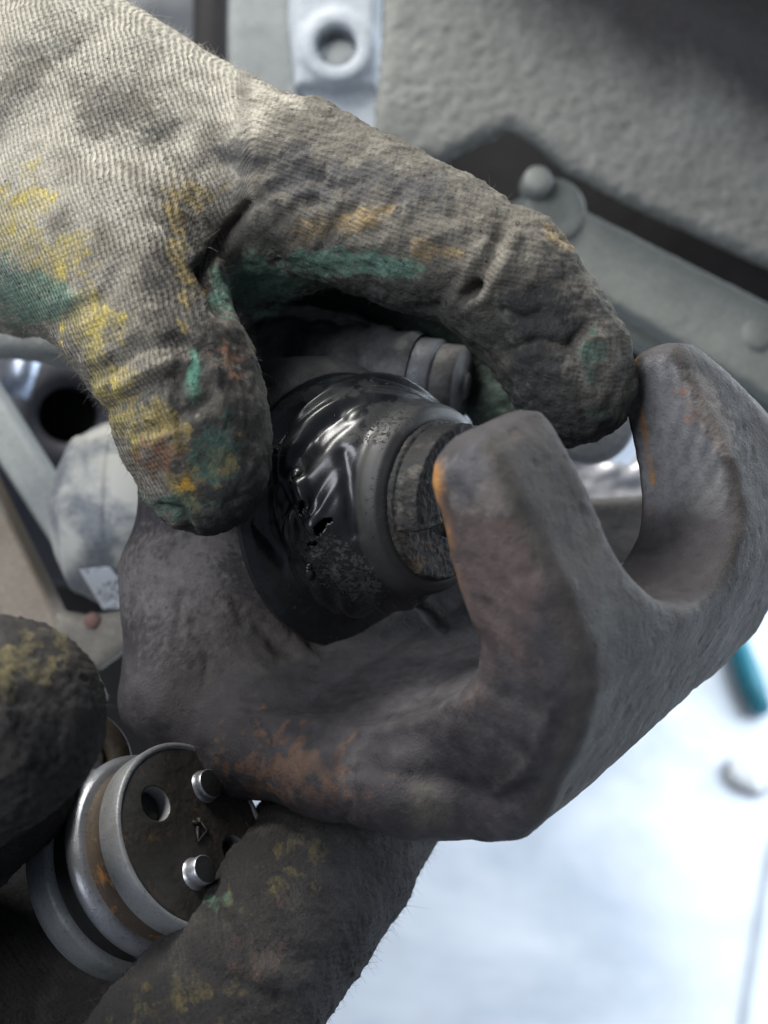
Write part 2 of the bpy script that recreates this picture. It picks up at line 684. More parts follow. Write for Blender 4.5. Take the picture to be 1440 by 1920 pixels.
def slab(name, pts, D0, D1, mat, parent=None, h=1.4, r=2.0, lump=0.4, bend=None, freq=0.12, at=None):
    """plate cut to an outline, standing between two distances, with soft edges and a lumpy skin"""
    pg = flat(pts, D0)
    lo = pg.min(0) - 4
    hi = pg.max(0) + 4

    def f(p):
        z = p[:, 2] if bend is None else p[:, 2] + bend(p)
        return extrude(poly2(p[:, :2], pg), z, -D1, -D0, r)
    ex = 60 if bend is not None else 4
    V, F = mesh_sdf(f, (lo[0], lo[1], -D1 - ex), (hi[0], hi[1], -D0 + 4), h)
    n = normals(V, F)
    st = V * np.array([1.0, 1.5, 1.0])
    V = V + n * (lump * (fbm(st, freq, 3, 2.0) + 0.8 * np.clip(fbm(st, freq * 2.1, 2, 9.0), 0, 1)))[:, None]
    return build(name, V, F, mat, parent, at=at)


ku = NT('shaded_underseal')
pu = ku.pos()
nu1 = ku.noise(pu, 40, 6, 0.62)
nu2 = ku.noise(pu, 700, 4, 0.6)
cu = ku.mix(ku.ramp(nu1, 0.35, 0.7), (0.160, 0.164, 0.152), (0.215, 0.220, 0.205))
corner_shade = ku.math('ADD', ku.attr('corner_shade'), ku.math('MULTIPLY', ku.math('SUBTRACT', ku.noise(pu, 60, 5, 0.65), 0.5), 0.7))
cu = ku.mix(ku.ramp(corner_shade, 0.25, 0.85, 0.0, 0.92), cu, (0.050, 0.044, 0.047))  # painted shade: darkens the panel colour towards its upper right
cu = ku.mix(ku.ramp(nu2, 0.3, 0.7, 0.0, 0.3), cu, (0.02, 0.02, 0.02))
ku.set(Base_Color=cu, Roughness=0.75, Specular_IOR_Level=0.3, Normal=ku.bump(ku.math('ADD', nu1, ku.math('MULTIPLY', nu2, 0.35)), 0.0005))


def bend_panel(p):
    a = P(840, -60, 385)
    b = P(1440, 235, 385)
    e = (b - a)[:2]
    e = e / np.linalg.norm(e)
    s = (p[:, 0] - a[0]) * -e[1] + (p[:, 1] - a[1]) * e[0]
    s = np.clip(s + 10, 0, None)
    return 0.004 * s * s


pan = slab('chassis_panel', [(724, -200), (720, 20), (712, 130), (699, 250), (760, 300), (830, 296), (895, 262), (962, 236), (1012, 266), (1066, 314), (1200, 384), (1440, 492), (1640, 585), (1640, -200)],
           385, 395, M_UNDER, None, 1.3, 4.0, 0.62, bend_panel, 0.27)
me = pan.data
co = np.zeros(len(me.vertices) * 3, np.float32)
me.vertices.foreach_get('co', co)
pv = pix(((co.reshape(-1, 3) + np.array(pan.location)) - C3) @ R3 * 1000.0)
at_ = me.attributes.new('corner_shade', 'FLOAT', 'POINT')
at_.data.foreach_set('value', sstep(-150, 230, ((pv[:, 0] - 900) * 0.47 - (pv[:, 1] - 20) * 0.88)).astype(np.float32))  # diagonal mask for the painted corner shade
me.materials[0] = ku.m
tag(pan, 'large lumpy grey underbody panel with shade painted into its upper right corner', 'car panel')
shade_slab = slab('shading_slab', [(640, -484), (1198, -194), (1500, -38), (2000, 220), (2000, -1100), (640, -1100)], 346, 352, M_UNDER, None, 3.0, 2.0, 0.3)  # added slab, out of view, blocks lamp light from the panel corner
tag(shade_slab, 'added grey slab above the panel, out of the picture, put there to shade its corner', 'shading slab')
fp = empty('frame_plate', P(1200, 560, 405), 'flat grey plate with a round bolt, below the lumpy panel', 'frame plate')
slab('plate', [(880, 436), (962, 376), (1020, 340), (1080, 384), (1440, 566), (1660, 670), (1660, 880), (1440, 744), (1130, 556), (1000, 520)], 402, 414, M_PLATE, fp, 1.4, 2.0, 0.25)
slab('lower_flange', [(1090, 545), (1440, 752), (1660, 885), (1660, 930), (1440, 800), (1180, 640), (1080, 600)], 418, 430, M_UNDER, fp, 1.4, 2.0, 0.2)
fb = frame((0.12, 0.1, 1.0))
a, b = lathe([(11.0, -3.0), (11.0, 0.4), (10.4, 0.9), (7.6, 1.0), (0.05, 1.1)], P(1040, 392, 401), fb, 48)
build('washer', a, b, M_PLATE, fp)
a, b = lathe([(5.0, -3.0), (5.0, 4.4), (4.4, 5.3), (2.6, 5.9), (0.05, 6.0)], P(1003, 346, 398), fb, 40)
build('bolt', a, b, M_PLATE, fp)
a, b = lathe([(6.0, -3.0), (6.0, 0.1), (4.2, 0.7), (0.05, 0.9)], P(1424, 625, 402), fb, 32)
build('rivet', a, b, M_PLATE, fp)
rec = slab('gap_shade_sheet', [(690, 190), (900, 150), (1500, 380), (1720, 480), (1720, 1040), (1440, 920), (1180, 790), (1000, 700), (700, 420)], 470, 490, M_BLACK, None, 3.0, 2.0, 0.3)  # black sheet stands in for the deep shade in the gap
tag(rec, 'black sheet standing in for deep shade in the gap between panel and plate', 'shade sheet')

lug = empty('mounting_lug', P(620, 250, 440), 'pale blue-grey mounting lug with a round bolt hole, top centre', 'mounting lug')
hc = P(632, 84, 425)


def lug_sdf(p):
    pg = flat([(548, -160), (540, 40), (556, 140), (590, 260), (640, 330), (712, 330), (716, -160)], 432)
    d = extrude(poly2(p[:, :2], pg), p[:, 2], -444, -432, 2.0)
    r = np.hypot(p[:, 0] - hc[0], p[:, 1] - hc[1])
    boss = np.maximum(np.abs(p[:, 0] - hc[0] + 1) - 15.0, np.abs(p[:, 1] - hc[1] - 12) - 26) 
    boss = smin(boss, r - 14.0, 4.0)
    d = smin(d, extrude(boss, p[:, 2], -444, -428, 2.5), 4.0)
    d = smin(d, extrude(np.abs(r - 10.5) - 2.2, p[:, 2], -440, -425.5, 1.5), 5.0)
    return np.maximum(d, -(r - 7.2))


V, F = mesh_sdf(lug_sdf, (-44, 96, -447), (4, 216, -420), 0.9)
n = normals(V, F)
V += n * (0.18 * fbm(V, 0.1, 3))[:, None]
build('lug_plate', V, F, M_LUG, lug)
a, b = lathe([(6.3, -24), (6.3, -6.5), (5.8, -6.0), (0.05, -6.0)], P(638, 94, 424), frame((0, 0, 1)), 40)
build('bolt_end', a, b, M_COLUMN, lug)
col_ = slab('support_column', [(428, -200), (424, 60), (430, 400), (600, 420), (556, 60), (552, -200)], 462, 480, M_COLUMN, None, 2.0, 4.0, 0.3)
tag(col_, 'grey upright support beside the dark hose, behind the glove', 'support')
V, F = tube([P(402, -220, 500), P(399, 0, 500), P(396, 160, 500), P(400, 420, 505)], 8.4, 20)
tag(build('rubber_hose', V, F, M_BLACK), 'black rubber hose hanging upright above the glove', 'hose')
wing = slab('inner_wing', [(-500, -300), (-500, 470), (760, 470), (760, -300)], 560, 575, M_BLUE, None, 4.0, 2.0, 0.8, None, 0.03)
tag(wing, 'dark blue-grey inner wing behind the glove, top left', 'car panel')

# ---- parts at the left edge
hub = empty('wheel_hub', P(60, 780, 440), 'dark blue-black hub casting with a round hole, at the left edge', 'hub')
hax = frame((0.25, -0.15, 1.0))
a, b = lathe([(70, -22), (70, -4), (66, 0), (30, 2.5), (26, 6), (17, 8), (12, 8.2), (11, 6), (10.5, -18)], P(128, 778, 452), hax, 72)
build('hub_body', a, b, M_NAVY, hub)
a, b = lathe([(10.8, -17), (0.05, -17)], P(128, 778, 452), hax, 32)
build('hub_bore', a, b, M_BLACK, hub)
V, F = tube([P(62, 640, 415), P(40, 700, 412), P(28, 742, 412)], 5.4, 16)
rod = build('bright_rod', V, F, steel_material('bright_rod', (0.52, 0.58, 0.70), 0.35), None)
tag(rod, 'short blurred silver-blue rod in front of the dark hub', 'rod')
bar = slab('cross_bar', [(-120, 588), (100, 612), (190, 660), (190, 702), (60, 672), (-120, 655)], 330, 344, M_COLUMN, None, 1.4, 4.0, 0.3)
tag(bar, 'dusty grey horizontal bar under the glove at the left edge', 'bar')


def beam(name, p0, p1, w0, w1, depth, mat, parent=None, up=(0, 0, 1)):
    """rounded box-section beam"""
    p0 = np.asarray(p0, float)
    p1 = np.asarray(p1, float)
    fr_ = frame(p1 - p0, up)
    L = np.linalg.norm(p1 - p0)
    R_ = 2.0
    sec = []
    for sx, sy in ((1, 1), (-1, 1), (-1, -1), (1, -1)):
        for k in range(4):
            t = math.atan2(sy, sx) - math.pi / 4 + k * math.pi / 6
            sec.append((sx * (1.0) , sy, R_ * math.cos(t), R_ * math.sin(t)))
    V = []
    for zz_, ww in ((0, w0), (L, w1)):
        for sx, sy, ox, oy in sec:
            V.append(p0 + fr_[0] * (sx * (ww / 2 - R_) + ox) + fr_[1] * (sy * (depth / 2 - R_) + oy) + fr_[2] * zz_)
    m = len(sec)
    F = [(i, (i + 1) % m, m + (i + 1) % m, m + i) for i in range(m)] + [tuple(range(m))[::-1], tuple(range(m, 2 * m))]
    return build(name, np.array(V), F, mat, parent, smooth=False)


tb = beam('tie_bar', P(-150, 560, 385), P(190, 1090, 355), 13.0, 11.0, 12.0, M_COLUMN)
tag(tb, 'slanting grey steel bar with a bright edge, left of the pale cap', 'bar')
b2 = beam('control_arm', P(-160, 700, 372), P(150, 1330, 340), 17.0, 15.0, 14.0, M_BROWN)
tag(b2, 'slanting brown rusty arm at the left edge, above the dark glove finger', 'arm')
bl = slab('bars_shade_sheet', [(-260, 560), (330, 560), (420, 1000), (330, 1300), (320, 1500), (-260, 1500), (-260, 700)], 520, 530, M_BLACK, None, 4.0, 2.0, 0.3)  # dark fill: a black sheet in place of shade behind the bars
tag(bl, 'black sheet standing in for the shade behind the slanting bars', 'plate')

# ---- pale plastic cap with its label
kc = NT('dusty_plastic')
pc_ = kc.pos()
ncc = kc.noise(pc_, 55, 5, 0.6, 0.3)
cc_ = kc.mix(kc.ramp(ncc, 0.42, 0.56), (0.15, 0.165, 0.185), (0.46, 0.455, 0.41))
cc_ = kc.mix(kc.ramp(kc.noise(pc_, 600, 5, 0.7), 0.4, 0.7, 0, 0.35), cc_, (0.42, 0.41, 0.37))
kc.set(Base_Color=cc_, Roughness=0.55)
cap = empty('reservoir_cap', P(180, 1140, 320), 'dusty pale grey plastic cap with a small white label, left of the caliper', 'plastic cap')
ec = P(252, 965, 332)
fn = np.array([0.12, -0.72, 0.68])
fn /= np.linalg.norm(fn)
fp0 = P(190, 1048, 316)


def cap_sdf(p):
    q_ = (p - ec.astype(np.float32)) / np.array([23.5, 27.5, 22.0], np.float32)
    r = np.linalg.norm(q_, axis=1)
    d = (np.sum(np.abs(q_) ** 2.2, 1) ** (1 / 2.2) - 1) * 20.0
    x = (p[:, 0] - ec[0])
    d = d + 0.7 * np.exp(-((x + 3) / 0.9) ** 2) - 0.8 * np.exp(-((x + 16.5) / 1.6) ** 2)
    return smax(d, (p - fp0.astype(np.float32)) @ fn.astype(np.float32), 1.6)


V, F = mesh_sdf(cap_sdf, (-105, -40, -360), (-40, 30, -300), 0.7, 2.2)
build('cap_body', V, F, kc.m, cap)


def on_facet(px, py, off=0.35):
    r = P(px, py, 1.0)
    return r * (((fp0 @ fn) + off) / (r @ fn))


kl = NT('printed_label')
pl = kl.pos((1, 1, 1), (0.3, 0.5, 0.9))
mk_ = kl.math('MULTIPLY', kl.ramp(kl.noise(pl, 900, 2, 0.5), 0.5, 0.54), kl.ramp(kl.noise(kl.pos((1, 1, 1)), 150, 2), 0.48, 0.52))
kl.set(Base_Color=kl.mix(kl.math('MULTIPLY', mk_, 0.8), (0.78, 0.82, 0.86), (0.16, 0.17, 0.2)), Roughness=0.4)
ring_ = [on_facet(*x) for x in ((149, 1068), (206, 1062), (264, 1134), (194, 1142))]
V, F = prism(ring_, fn * 0.25)
build('label', V, F, kl.m, cap, smooth=False)['label'] = 'small white printed label'
bk = slab('beige_bracket', [(100, 1150), (150, 1158), (270, 1140), (290, 1190), (240, 1216), (178, 1262), (150, 1240), (96, 1200)], 318, 330, M_BEIGE, None, 1.0, 3.0, 0.3)
tag(bk, 'beige dusty bracket below the labelled cap', 'bracket')
a, b = lathe([(2.2, -2), (2.2, 0.6), (1.4, 1.0), (0.05, 1.1)], P(172, 1164, 318), frame((0.1, 0, 1)), 24)
tag(build('plastic_clip', a, b, dusty('pink_plastic', (0.24, 0.13, 0.11), (0.2, 0.13, 0.11), 0.6)), 'tiny pink plastic clip on the beige bracket', 'clip')

# ---- bushing ring by the left finger
bush = empty('steel_bushing', P(160, 1500, 236), 'oily steel bushing half hidden behind the dark glove finger', 'bushing')
bax = frame((0.45, 0.25, 0.85))
a, b = lathe([(12.0, -9), (12.4, -1), (11.8, 0.4), (8.2, 0.6), (7.4, -0.2), (7.2, -8)], P(140, 1438, 238), bax, 64)
build('bushing_ring', a, b, dusty('oily_bush', (0.06, 0.05, 0.04), (0.12, 0.09, 0.055), 0.45, 0.5, 90, spec=0.5), bush)
a, b = lathe([(7.3, -6), (5.6, -2.0), (4.4, -1.2), (0.05, -1.2)], P(146, 1424, 238), bax, 40)
build('bushing_core', a, b, steel_material('bush_core', (0.55, 0.58, 0.62), 0.3), bush)

# ---- things seen through the slot of the caliper
a, b = lathe([(12.2, -4), (12.4, -0.6), (11.9, 0.2), (9.4, 0.8), (0.05, 1.4)], P(1108, 786, 308), frame((0.02, -0.12, 1.0)), 64)
tag(build('end_cap', a, b, M_CAP), 'pale grey round cap peeping out below the bent index fingertip', 'cap')
kb = steel_material('bare_shield', (0.66, 0.66, 0.70), 0.42, 0.0, 0.5)
sh = slab('heat_shield', [(1030, 800), (1110, 860), (1180, 880), (1260, 820), (1270, 960), (1180, 950), (1060, 950)], 372, 380, kb, None, 1.2, 2.5, 2.2, None, 0.05)
tag(sh, 'crumpled bright metal shield seen through the caliper slot', 'shield')
ds = slab('backing_plate', [(1020, 938), (1100, 936), (1250, 926), (1290, 1120), (1180, 1200), (1000, 1160)], 300, 306, dusty('grey_backing', (0.13, 0.125, 0.125), (0.17, 0.165, 0.16), 0.6, 0.2), None, 1.0, 2.0, 0.15)
tag(ds, 'plain grey backing plate low in the caliper slot', 'plate')


# ---- on the floor, far below
def on_floor(px, py, z=0.0):
    r = dir_world(P(px, py, 1.0))
    t = (z - C3[2]) / r[2]
    w = C3 + r * t
    return (w - C3) @ R3 * 1000.0


pts = [on_floor(1366, 1150, 0.02), on_floor(1385, 1215, 0.02), on_floor(1406, 1275, 0.02), on_floor(1428, 1330, 0.02)]
V, F = tube(pts, [15, 19, 21, 15], 16)
tag(build('teal_hose', V, F, dusty('teal_rubber', (0.02, 0.17, 0.23), (0.03, 0.21, 0.27), 0.5)), 'blurred teal hose end lying on the bright floor at the right edge', 'hose')
cw = on_floor(1408, 1445, 0.012)


upc = np.array([0, 0, 1.0]) @ R3
V, F = lathe([(36, -11), (38, -6), (33, 1), (24, 5), (12, 7), (0.1, 7.5)], cw, frame(upc, (1, 0, 0.2)), 48)
V += 5 * np.stack([fbm(V, 0.05, 3), fbm(V, 0.05, 3, 9), fbm(V, 0.05, 3, 19)], 1)
tag(build('paper_wad', V, F, dusty('white_paper', (0.88, 0.88, 0.88), (0.85, 0.85, 0.85), 0.9, bump=0.0, fine=3)), 'flattened white paper wad on the floor near the right edge', 'paper')
e0, e1 = on_floor(1452, 1560, 0.004), on_floor(1385, 1990, 0.004)
wv = np.cross(e1 - e0, dir_world((0, 0, 1)) @ np.eye(3))
up_c = np.array([0, 0, 1.0]) @ R3
sd = np.cross(e1 - e0, up_c)
sd /= np.linalg.norm(sd)
jt = build('floor_joint', np.array([e0 - sd * 5, e0 + sd * 5, e1 + sd * 5, e1 - sd * 5]), [(0, 1, 2, 3)], dusty('joint_filler', (0.50, 0.53, 0.57), (0.54, 0.57, 0.6), 0.8, bump=0.0, fine=5))
jt.parent = floor
# ================================================================== brake caliper
W_ = np.array([39.0, 19.0, -40.0])
W_ /= np.linalg.norm(W_)
A_ = np.array([0.74, -0.05, 0.67])
A_ -= W_ * (A_ @ W_)
A_ /= np.linalg.norm(A_)
U_ = np.cross(A_, W_)
Q0 = P(860, 1000, 176)
LF = np.stack([A_, U_, W_])


def onplane(px, py, w0, axis=W_):
    r = P(px, py, 1.0)
    D = (Q0 @ axis + w0) / (r @ axis)
    return r * D


def loc(p):
    return (p - Q0.astype(np.float32)) @ LF.T.astype(np.float32)


outline = [(784, 908), (790, 868), (812, 838), (848, 822), (884, 826), (912, 862), (940, 915), (984, 1010), (1035, 1120), (1078, 1235),
           (1090, 1320), (1068, 1400), (1035, 1480), (1000, 1560), (960, 1600), (900, 1604), (840, 1592), (780, 1568), (650, 1528), (540, 1505),
           (480, 1490), (410, 1430), (330, 1385), (285, 1330), (290, 1250), (400, 1200), (470, 1285), (540, 1335), (620, 1352), (700, 1366), (775, 1352), (835, 1318), (868, 1270), (872, 1215),
           (838, 1110), (806, 990)]
prof = np.array([loc(onplane(x, y, 0.0)[None].astype(np.float32))[0][:2] for x, y in outline])
PC = P(806, 936, 226)                      # centre of the boot's collar; the piston axis is A_
pcl = loc(PC[None].astype(np.float32))[0]
slot_c, slot_r = 39.0, 19.5
slot_u = loc(onplane(1010, 1040, 0.0)[None].astype(np.float32))[0][1] - 2.0
a_tip = loc(onplane(912, 862, 0.0)[None].astype(np.float32))[0][0]
_c = [loc(onplane(x, y, a_tip, A_)[None].astype(np.float32))[0] for x, y in ((1318, 612), (1440, 822))]
cut0, cut1 = np.array([_c[0][2], _c[0][1]]), np.array([_c[1][2], _c[1][1]])
hbr = [(P(385, 1100, 250), 19), (P(335, 1300, 242), 11.6), (P(455, 1395, 234), 9.6), (P(610, 1448, 218), 8.0), (P(770, 1480, 205), 9.0)]
hbr2 = [(P(420, 1080, 254), 19), (P(520, 1270, 252), 15), (P(620, 1390, 240), 9)]


def caliper_sdf(p):
    l = loc(p)
    d2 = poly2(l[:, :2], prof)
    # the fingers lean: thinner at the outside
    d = extrude(d2, l[:, 2], 0.0, 86.0, 5.6)
    # slot between the two fingers
    s2 = np.where(l[:, 1] > slot_u, np.abs(l[:, 2] - slot_c), np.sqrt((l[:, 2] - slot_c) ** 2 + (l[:, 1] - slot_u) ** 2)) - slot_r
    s2 = np.maximum(s2, (-30.0 - l[:, 0]) * 0.7)
    d = smax(d, -s2, 3.5)
    # outer back curves away towards the far finger
    far = 0.62 * (l[:, 0] - 22.0) + 0.70 * (l[:, 2] - 74.0)
    d = smax(d, far - 6.0, 8.0)
    # outer corner of the far finger slopes away from its tip
    ce = cut1 - cut0
    cn = np.array([-ce[1], ce[0]]) / np.hypot(*ce)
    cd = (l[:, 2] - cut0[0]) * cn[0] + (l[:, 1] - cut0[1]) * cn[1]
    d = smax(d, np.where(l[:, 2] > 50, cd, -50.0), 6.0)
    # housing round the piston
    q = p - PC.astype(np.float32)
    z = q @ A_.astype(np.float32)
    rr = np.linalg.norm(q - z[:, None] * A_.astype(np.float32), axis=1)
    h = extrude(rr - 29.0, z, -62.0, -23.0, 7.0)
    h = np.maximum(h, -extrude(rr - 24.6, z, -34.0, 10.0))
    d = smin(d, h, 7.0)
    d = smin(d, chain(p, hbr, 5.0), 6.0)
    d = smin(d, chain(p, hbr2, 6.0), 5.0)
    return d


V, F = mesh_sdf(caliper_sdf, (-75, -85, -310), (100, 52, -135), 0.68)
n = normals(V, F)
q = pix(V)
lv = (V - Q0) @ LF.T
dsp = 0.50 * fbm(V, 0.06, 3) + 0.06 * fbm(V, 0.45, 3, 5.0)
dsp -= 0.20 * sstep(0.38, 0.65, fbm(V, 0.22, 4, 71.0)) + 0.06 * sstep(0.2, 0.45, fbm(V, 0.9, 2, 81.0))
flatw = sstep(0.75, 0.95, -(n @ W_)) * sstep(48, 56, lv[:, 2])          # machined wall of the far finger
dsp *= (1 - 0.8 * flatw)
rad = np.hypot(lv[:, 0] + 22, lv[:, 1] - 12)
dsp += flatw * 0.16 * np.sin(rad * 2.0 + 0.6 * fbm(V, 0.08, 2))
# forging seams and old chisel marks
for pts, wd, dp in (([(455, 1130), (520, 1215), (590, 1235)], 16, 1.2), ([(610, 1215), (560, 1180), (520, 1120)], 13, 1.6),
                    ([(450, 1345), (540, 1345), (620, 1362), (700, 1376), (790, 1356), (850, 1318)], 12, -0.9), ([(470, 1300), (560, 1312), (700, 1335), (800, 1315)], 20, 1.0), ([(1000, 1480), (930, 1500), (860, 1470), (700, 1440)], 20, 0.9), ([(470, 1330), (500, 1390)], 6, 0.8), ([(355, 1170), (390, 1235), (380, 1290)], 5, 0.7), ([(300, 1010), (300, 1120)], 6, 0.5), ([(760, 1110), (830, 1180)], 8, 0.6), ([(905, 1200), (930, 1290), (1000, 1330)], 16, 0.5), ([(1035, 1330), (1000, 1430), (930, 1490)], 12, -0.6), ([(660, 1450), (650, 1530)], 9, 0.9),
                    ([(340, 1120), (330, 1200)], 9, 0.7), ([(420, 1080), (455, 1170)], 10, 0.6)):
    dl = line_dist(q, pts) + 9 * fbm(V, 0.25, 3, 2.0)
    dsp -= dp * np.exp(-(dl / wd) ** 2) * (n[:, 2] > -0.1)
V = V + n * dsp[:, None]
c = np.tile(np.array([0.038, 0.034, 0.036]), (len(V), 1))
f1 = fbm(V, 0.06, 4, 3.0)
f2 = fbm(V, 0.17, 5, 9.0)
c = mixc(c, sstep(-0.1, 0.5, f1) * 0.6, (0.066, 0.060, 0.061))
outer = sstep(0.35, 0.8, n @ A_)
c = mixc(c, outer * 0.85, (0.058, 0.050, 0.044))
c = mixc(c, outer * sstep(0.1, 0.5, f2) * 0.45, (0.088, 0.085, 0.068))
c = mixc(c, flatw * 0.9, (0.15, 0.148, 0.15))
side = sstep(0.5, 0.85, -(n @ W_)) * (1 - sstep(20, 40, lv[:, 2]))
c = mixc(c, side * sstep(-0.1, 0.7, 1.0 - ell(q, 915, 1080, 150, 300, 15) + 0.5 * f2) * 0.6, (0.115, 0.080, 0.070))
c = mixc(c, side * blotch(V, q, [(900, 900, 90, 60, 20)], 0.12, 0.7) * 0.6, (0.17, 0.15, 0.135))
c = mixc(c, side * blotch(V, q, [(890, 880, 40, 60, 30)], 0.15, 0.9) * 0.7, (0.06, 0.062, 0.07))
c = mixc(c, blotch(V, q, [(550, 1440, 90, 60, 15), (610, 1490, 80, 30, 5)], 0.30, 1.8, 0.4) * 0.55, (0.14, 0.074, 0.042))
c = mixc(c, blotch(V, q, [(330, 1090, 120, 130, 0), (420, 1010, 120, 60, 0)], 0.06, 0.5, 0.6) * 0.5, (0.150, 0.134, 0.128))
c = mixc(c, blotch(V, q, [(1330, 765, 95, 30, 62)], 0.22, 0.6, 0.3) * 0.6, (0.24, 0.205, 0.18))
c = mixc(c, blotch(V, q, [(1300, 770, 50, 14, 62)], 0.3, 1.3, 0.3) * 0.7, (0.20, 0.11, 0.07))
c = mixc(c, sstep(-0.15, 0.55, 1.0 - ell(q, 800, 1485, 300, 150, -8) + 0.6 * f2) * (1 - outer) * 0.75, (0.017, 0.0145, 0.0165))      # darker blotch over the bridge
# rust creeping along worn edges (where the two faces of a finger meet)
edge = np.exp(-(np.abs(line_dist(q, [(815, 880), (822, 960), (842, 1060), (868, 1190)])) / 13.0) ** 2) * (lv[:, 2] < 12) * (lv[:, 0] > -25)
edge2 = np.exp(-(np.abs(line_dist(q, [(1188, 660), (1200, 760), (1225, 900), (1218, 960)])) / 5.0) ** 2)
c = mixc(c, np.clip(1.3 * edge + 0.9 * edge2, 0, 1) * sstep(-0.5, 0.2, f2) * 0.95, (0.30, 0.145, 0.045))
rust = np.clip(0.5 + blotch(V, q, [(560, 1440, 170, 120, 15), (480, 1330, 80, 60, 0), (700, 1245, 60, 30, 0)], 0.1, 0.8), 0, 1)
cal = empty('brake_caliper', P(640, 1560, 190), 'large rusty grey cast-iron brake caliper with two blunt fingers, held by both gloves', 'brake caliper')
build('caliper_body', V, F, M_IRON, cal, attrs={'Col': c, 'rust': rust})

# ---- dust boot: a twisted, torn black rubber bellows
fr = frame(A_, U_)
zs = [(-27.5, 23.0), (-27.0, 27.0), (-25.6, 28.8), (-23.8, 29.0), (-22.2, 27.6), (-20.6, 24.4), (-19.6, 23.6), (-18.4, 24.6), (-16.5, 25.1), (-13.5, 24.9),
      (-10.0, 23.8), (-7.0, 22.0), (-4.6, 20.6), (-3.2, 19.5), (-2.0, 19.0), (-0.6, 19.1), (0.8, 18.8), (2.2, 18.0), (3.0, 16.4), (3.0, 13.5)]
zz = np.array([a for a, b in zs])
rz = np.array([b for a, b in zs])
arc = np.concatenate([[0], np.cumsum(np.hypot(np.diff(zz), np.diff(rz)))])
NT_, NP = 520, 220
ta = np.linspace(0, arc[-1], NP)


def csm(x, xp, fp):
    y = np.interp(x, xp, fp)
    k = np.array([1, 4, 6, 4, 1.0]) / 16
    for _ in range(2):
        y = np.convolve(np.pad(y, 2, mode='edge'), k, 'valid')
    return y


zt = csm(ta, arc, zz)
rt = csm(ta, arc, rz)
th = np.linspace(0, 2 * np.pi, NT_, endpoint=False)
Z, TH = np.meshgrid(zt, th, indexing='ij')
Rr = np.repeat(rt[:, None], NT_, 1)
mid = np.exp(-((Z + 12.5) / 6.2) ** 2)
sw = TH + 0.085 * (Z + 12)                       # folds run round in a twist
s3 = np.stack([np.cos(sw) * 2.6, np.sin(sw) * 2.6, Z * 0.035], -1).reshape(-1, 3)
f = noise3(s3 * 1.25 + 3.1).reshape(Z.shape)
ridge = np.sin(4 * sw + 2.2 * f + 0.8)
s4 = np.stack([np.cos(sw) * 4.6, np.sin(sw) * 4.6, Z * 0.06], -1).reshape(-1, 3)
f4 = noise3(s4 + 7.7).reshape(Z.shape)
Rr = Rr + mid * (1.25 * ridge + 0.35 * f4 - 0.3)
lipm = np.exp(-((Z + 25) / 2.5) ** 2)
Rr = Rr + lipm * 0.5 * np.sin(3 * TH + 0.6)
LO = -3.2 * sstep(-17, -24, Z)
V = PC + LO[..., None] * U_ + (Rr * np.cos(TH))[..., None] * fr[0] + (Rr * np.sin(TH))[..., None] * fr[1] + Z[..., None] * fr[2]
V = V.reshape(-1, 3)
i, j = np.meshgrid(np.arange(NP - 1), np.arange(NT_), indexing='ij')
j2 = (j + 1) % NT_
F = np.stack([i * NT_ + j, i * NT_ + j2, (i + 1) * NT_ + j2, (i + 1) * NT_ + j], -1).reshape(-1, 4)
q = pix(V)
facing = (V - PC)[:, 2] > -8
qn = q + 2.5 * np.stack([fbm(V, 0.6, 3), fbm(V, 0.6, 3, 40)], 1)
# sharp pleats pulled towards the tear
vec = -normals(V, F) if (normals(V, F)[0] @ (V[0] - PC)) < 0 else normals(V, F)
for pts, wd, dp in (([(520, 905), (560, 975), (582, 1030)], 13, 0.9), ([(505, 850), (600, 830), (690, 760)], 20, -0.8), ([(480, 985), (540, 1050), (640, 1120)], 17, 1.0),
                    ([(560, 850), (640, 790)], 16, 0.7), ([(645, 850), (658, 930), (664, 1000)], 14, 0.7), ([(556, 895), (592, 1005)], 12, -1.5)):
    V = V - vec * (dp * np.exp(-(line_dist(q, pts) / wd) ** 2) * facing)[:, None]
tear = np.zeros(len(V), bool)
for e in ((566, 953, 9, 15, 12), (598, 992, 8, 17, 35), (583, 1020, 7, 13, 60), (612, 977, 10, 5, -20)):
    tear |= (ell(qn, *e) < 1) & facing
F = F[~tear[F].any(1)]
grit = np.zeros(len(V))
for e, s in (((640, 1060, 120, 60, 40), 0.8), ((720, 800, 80, 35, -25), 0.5), ((705, 980, 40, 100, 0), 0.3)):
    grit = np.maximum(grit, s * sstep(0, 0.7, 1.15 - ell(q, *e)))
bz = (V - PC) @ A_
cb = np.tile(np.array([0.012, 0.0125, 0.014]), (len(V), 1))
collar = sstep(-2.8, -1.6, bz)
cb = mixc(cb, collar, (0.028, 0.027, 0.026))
cb = mixc(cb, blotch(V, q, [(720, 790, 80, 34, -25), (610, 740, 90, 16, -10)], 0.2, 0.7) * 0.35, (0.10, 0.097, 0.088))
dull = np.clip(collar * 1.0 + sstep(0.3, 0.9, fbm(V, 0.12, 3, 8)) * 0.4, 0, 1)
boot = build('dust_boot', V, F, M_RUBBER, cal, attrs={'Col': cb, 'grit': grit, 'dull': dull})
boot['label'] = 'glossy black twisted rubber boot with a torn hole'
md = boot.modifiers.new('wall', 'SOLIDIFY')
md.thickness = 0.0009
md.offset = -1 if (normals(V, F)[1000] @ (V[1000] - PC)) > 0 else 1

# ---- piston end with its stepped, corroded face
FRB = frame(A_, U_)


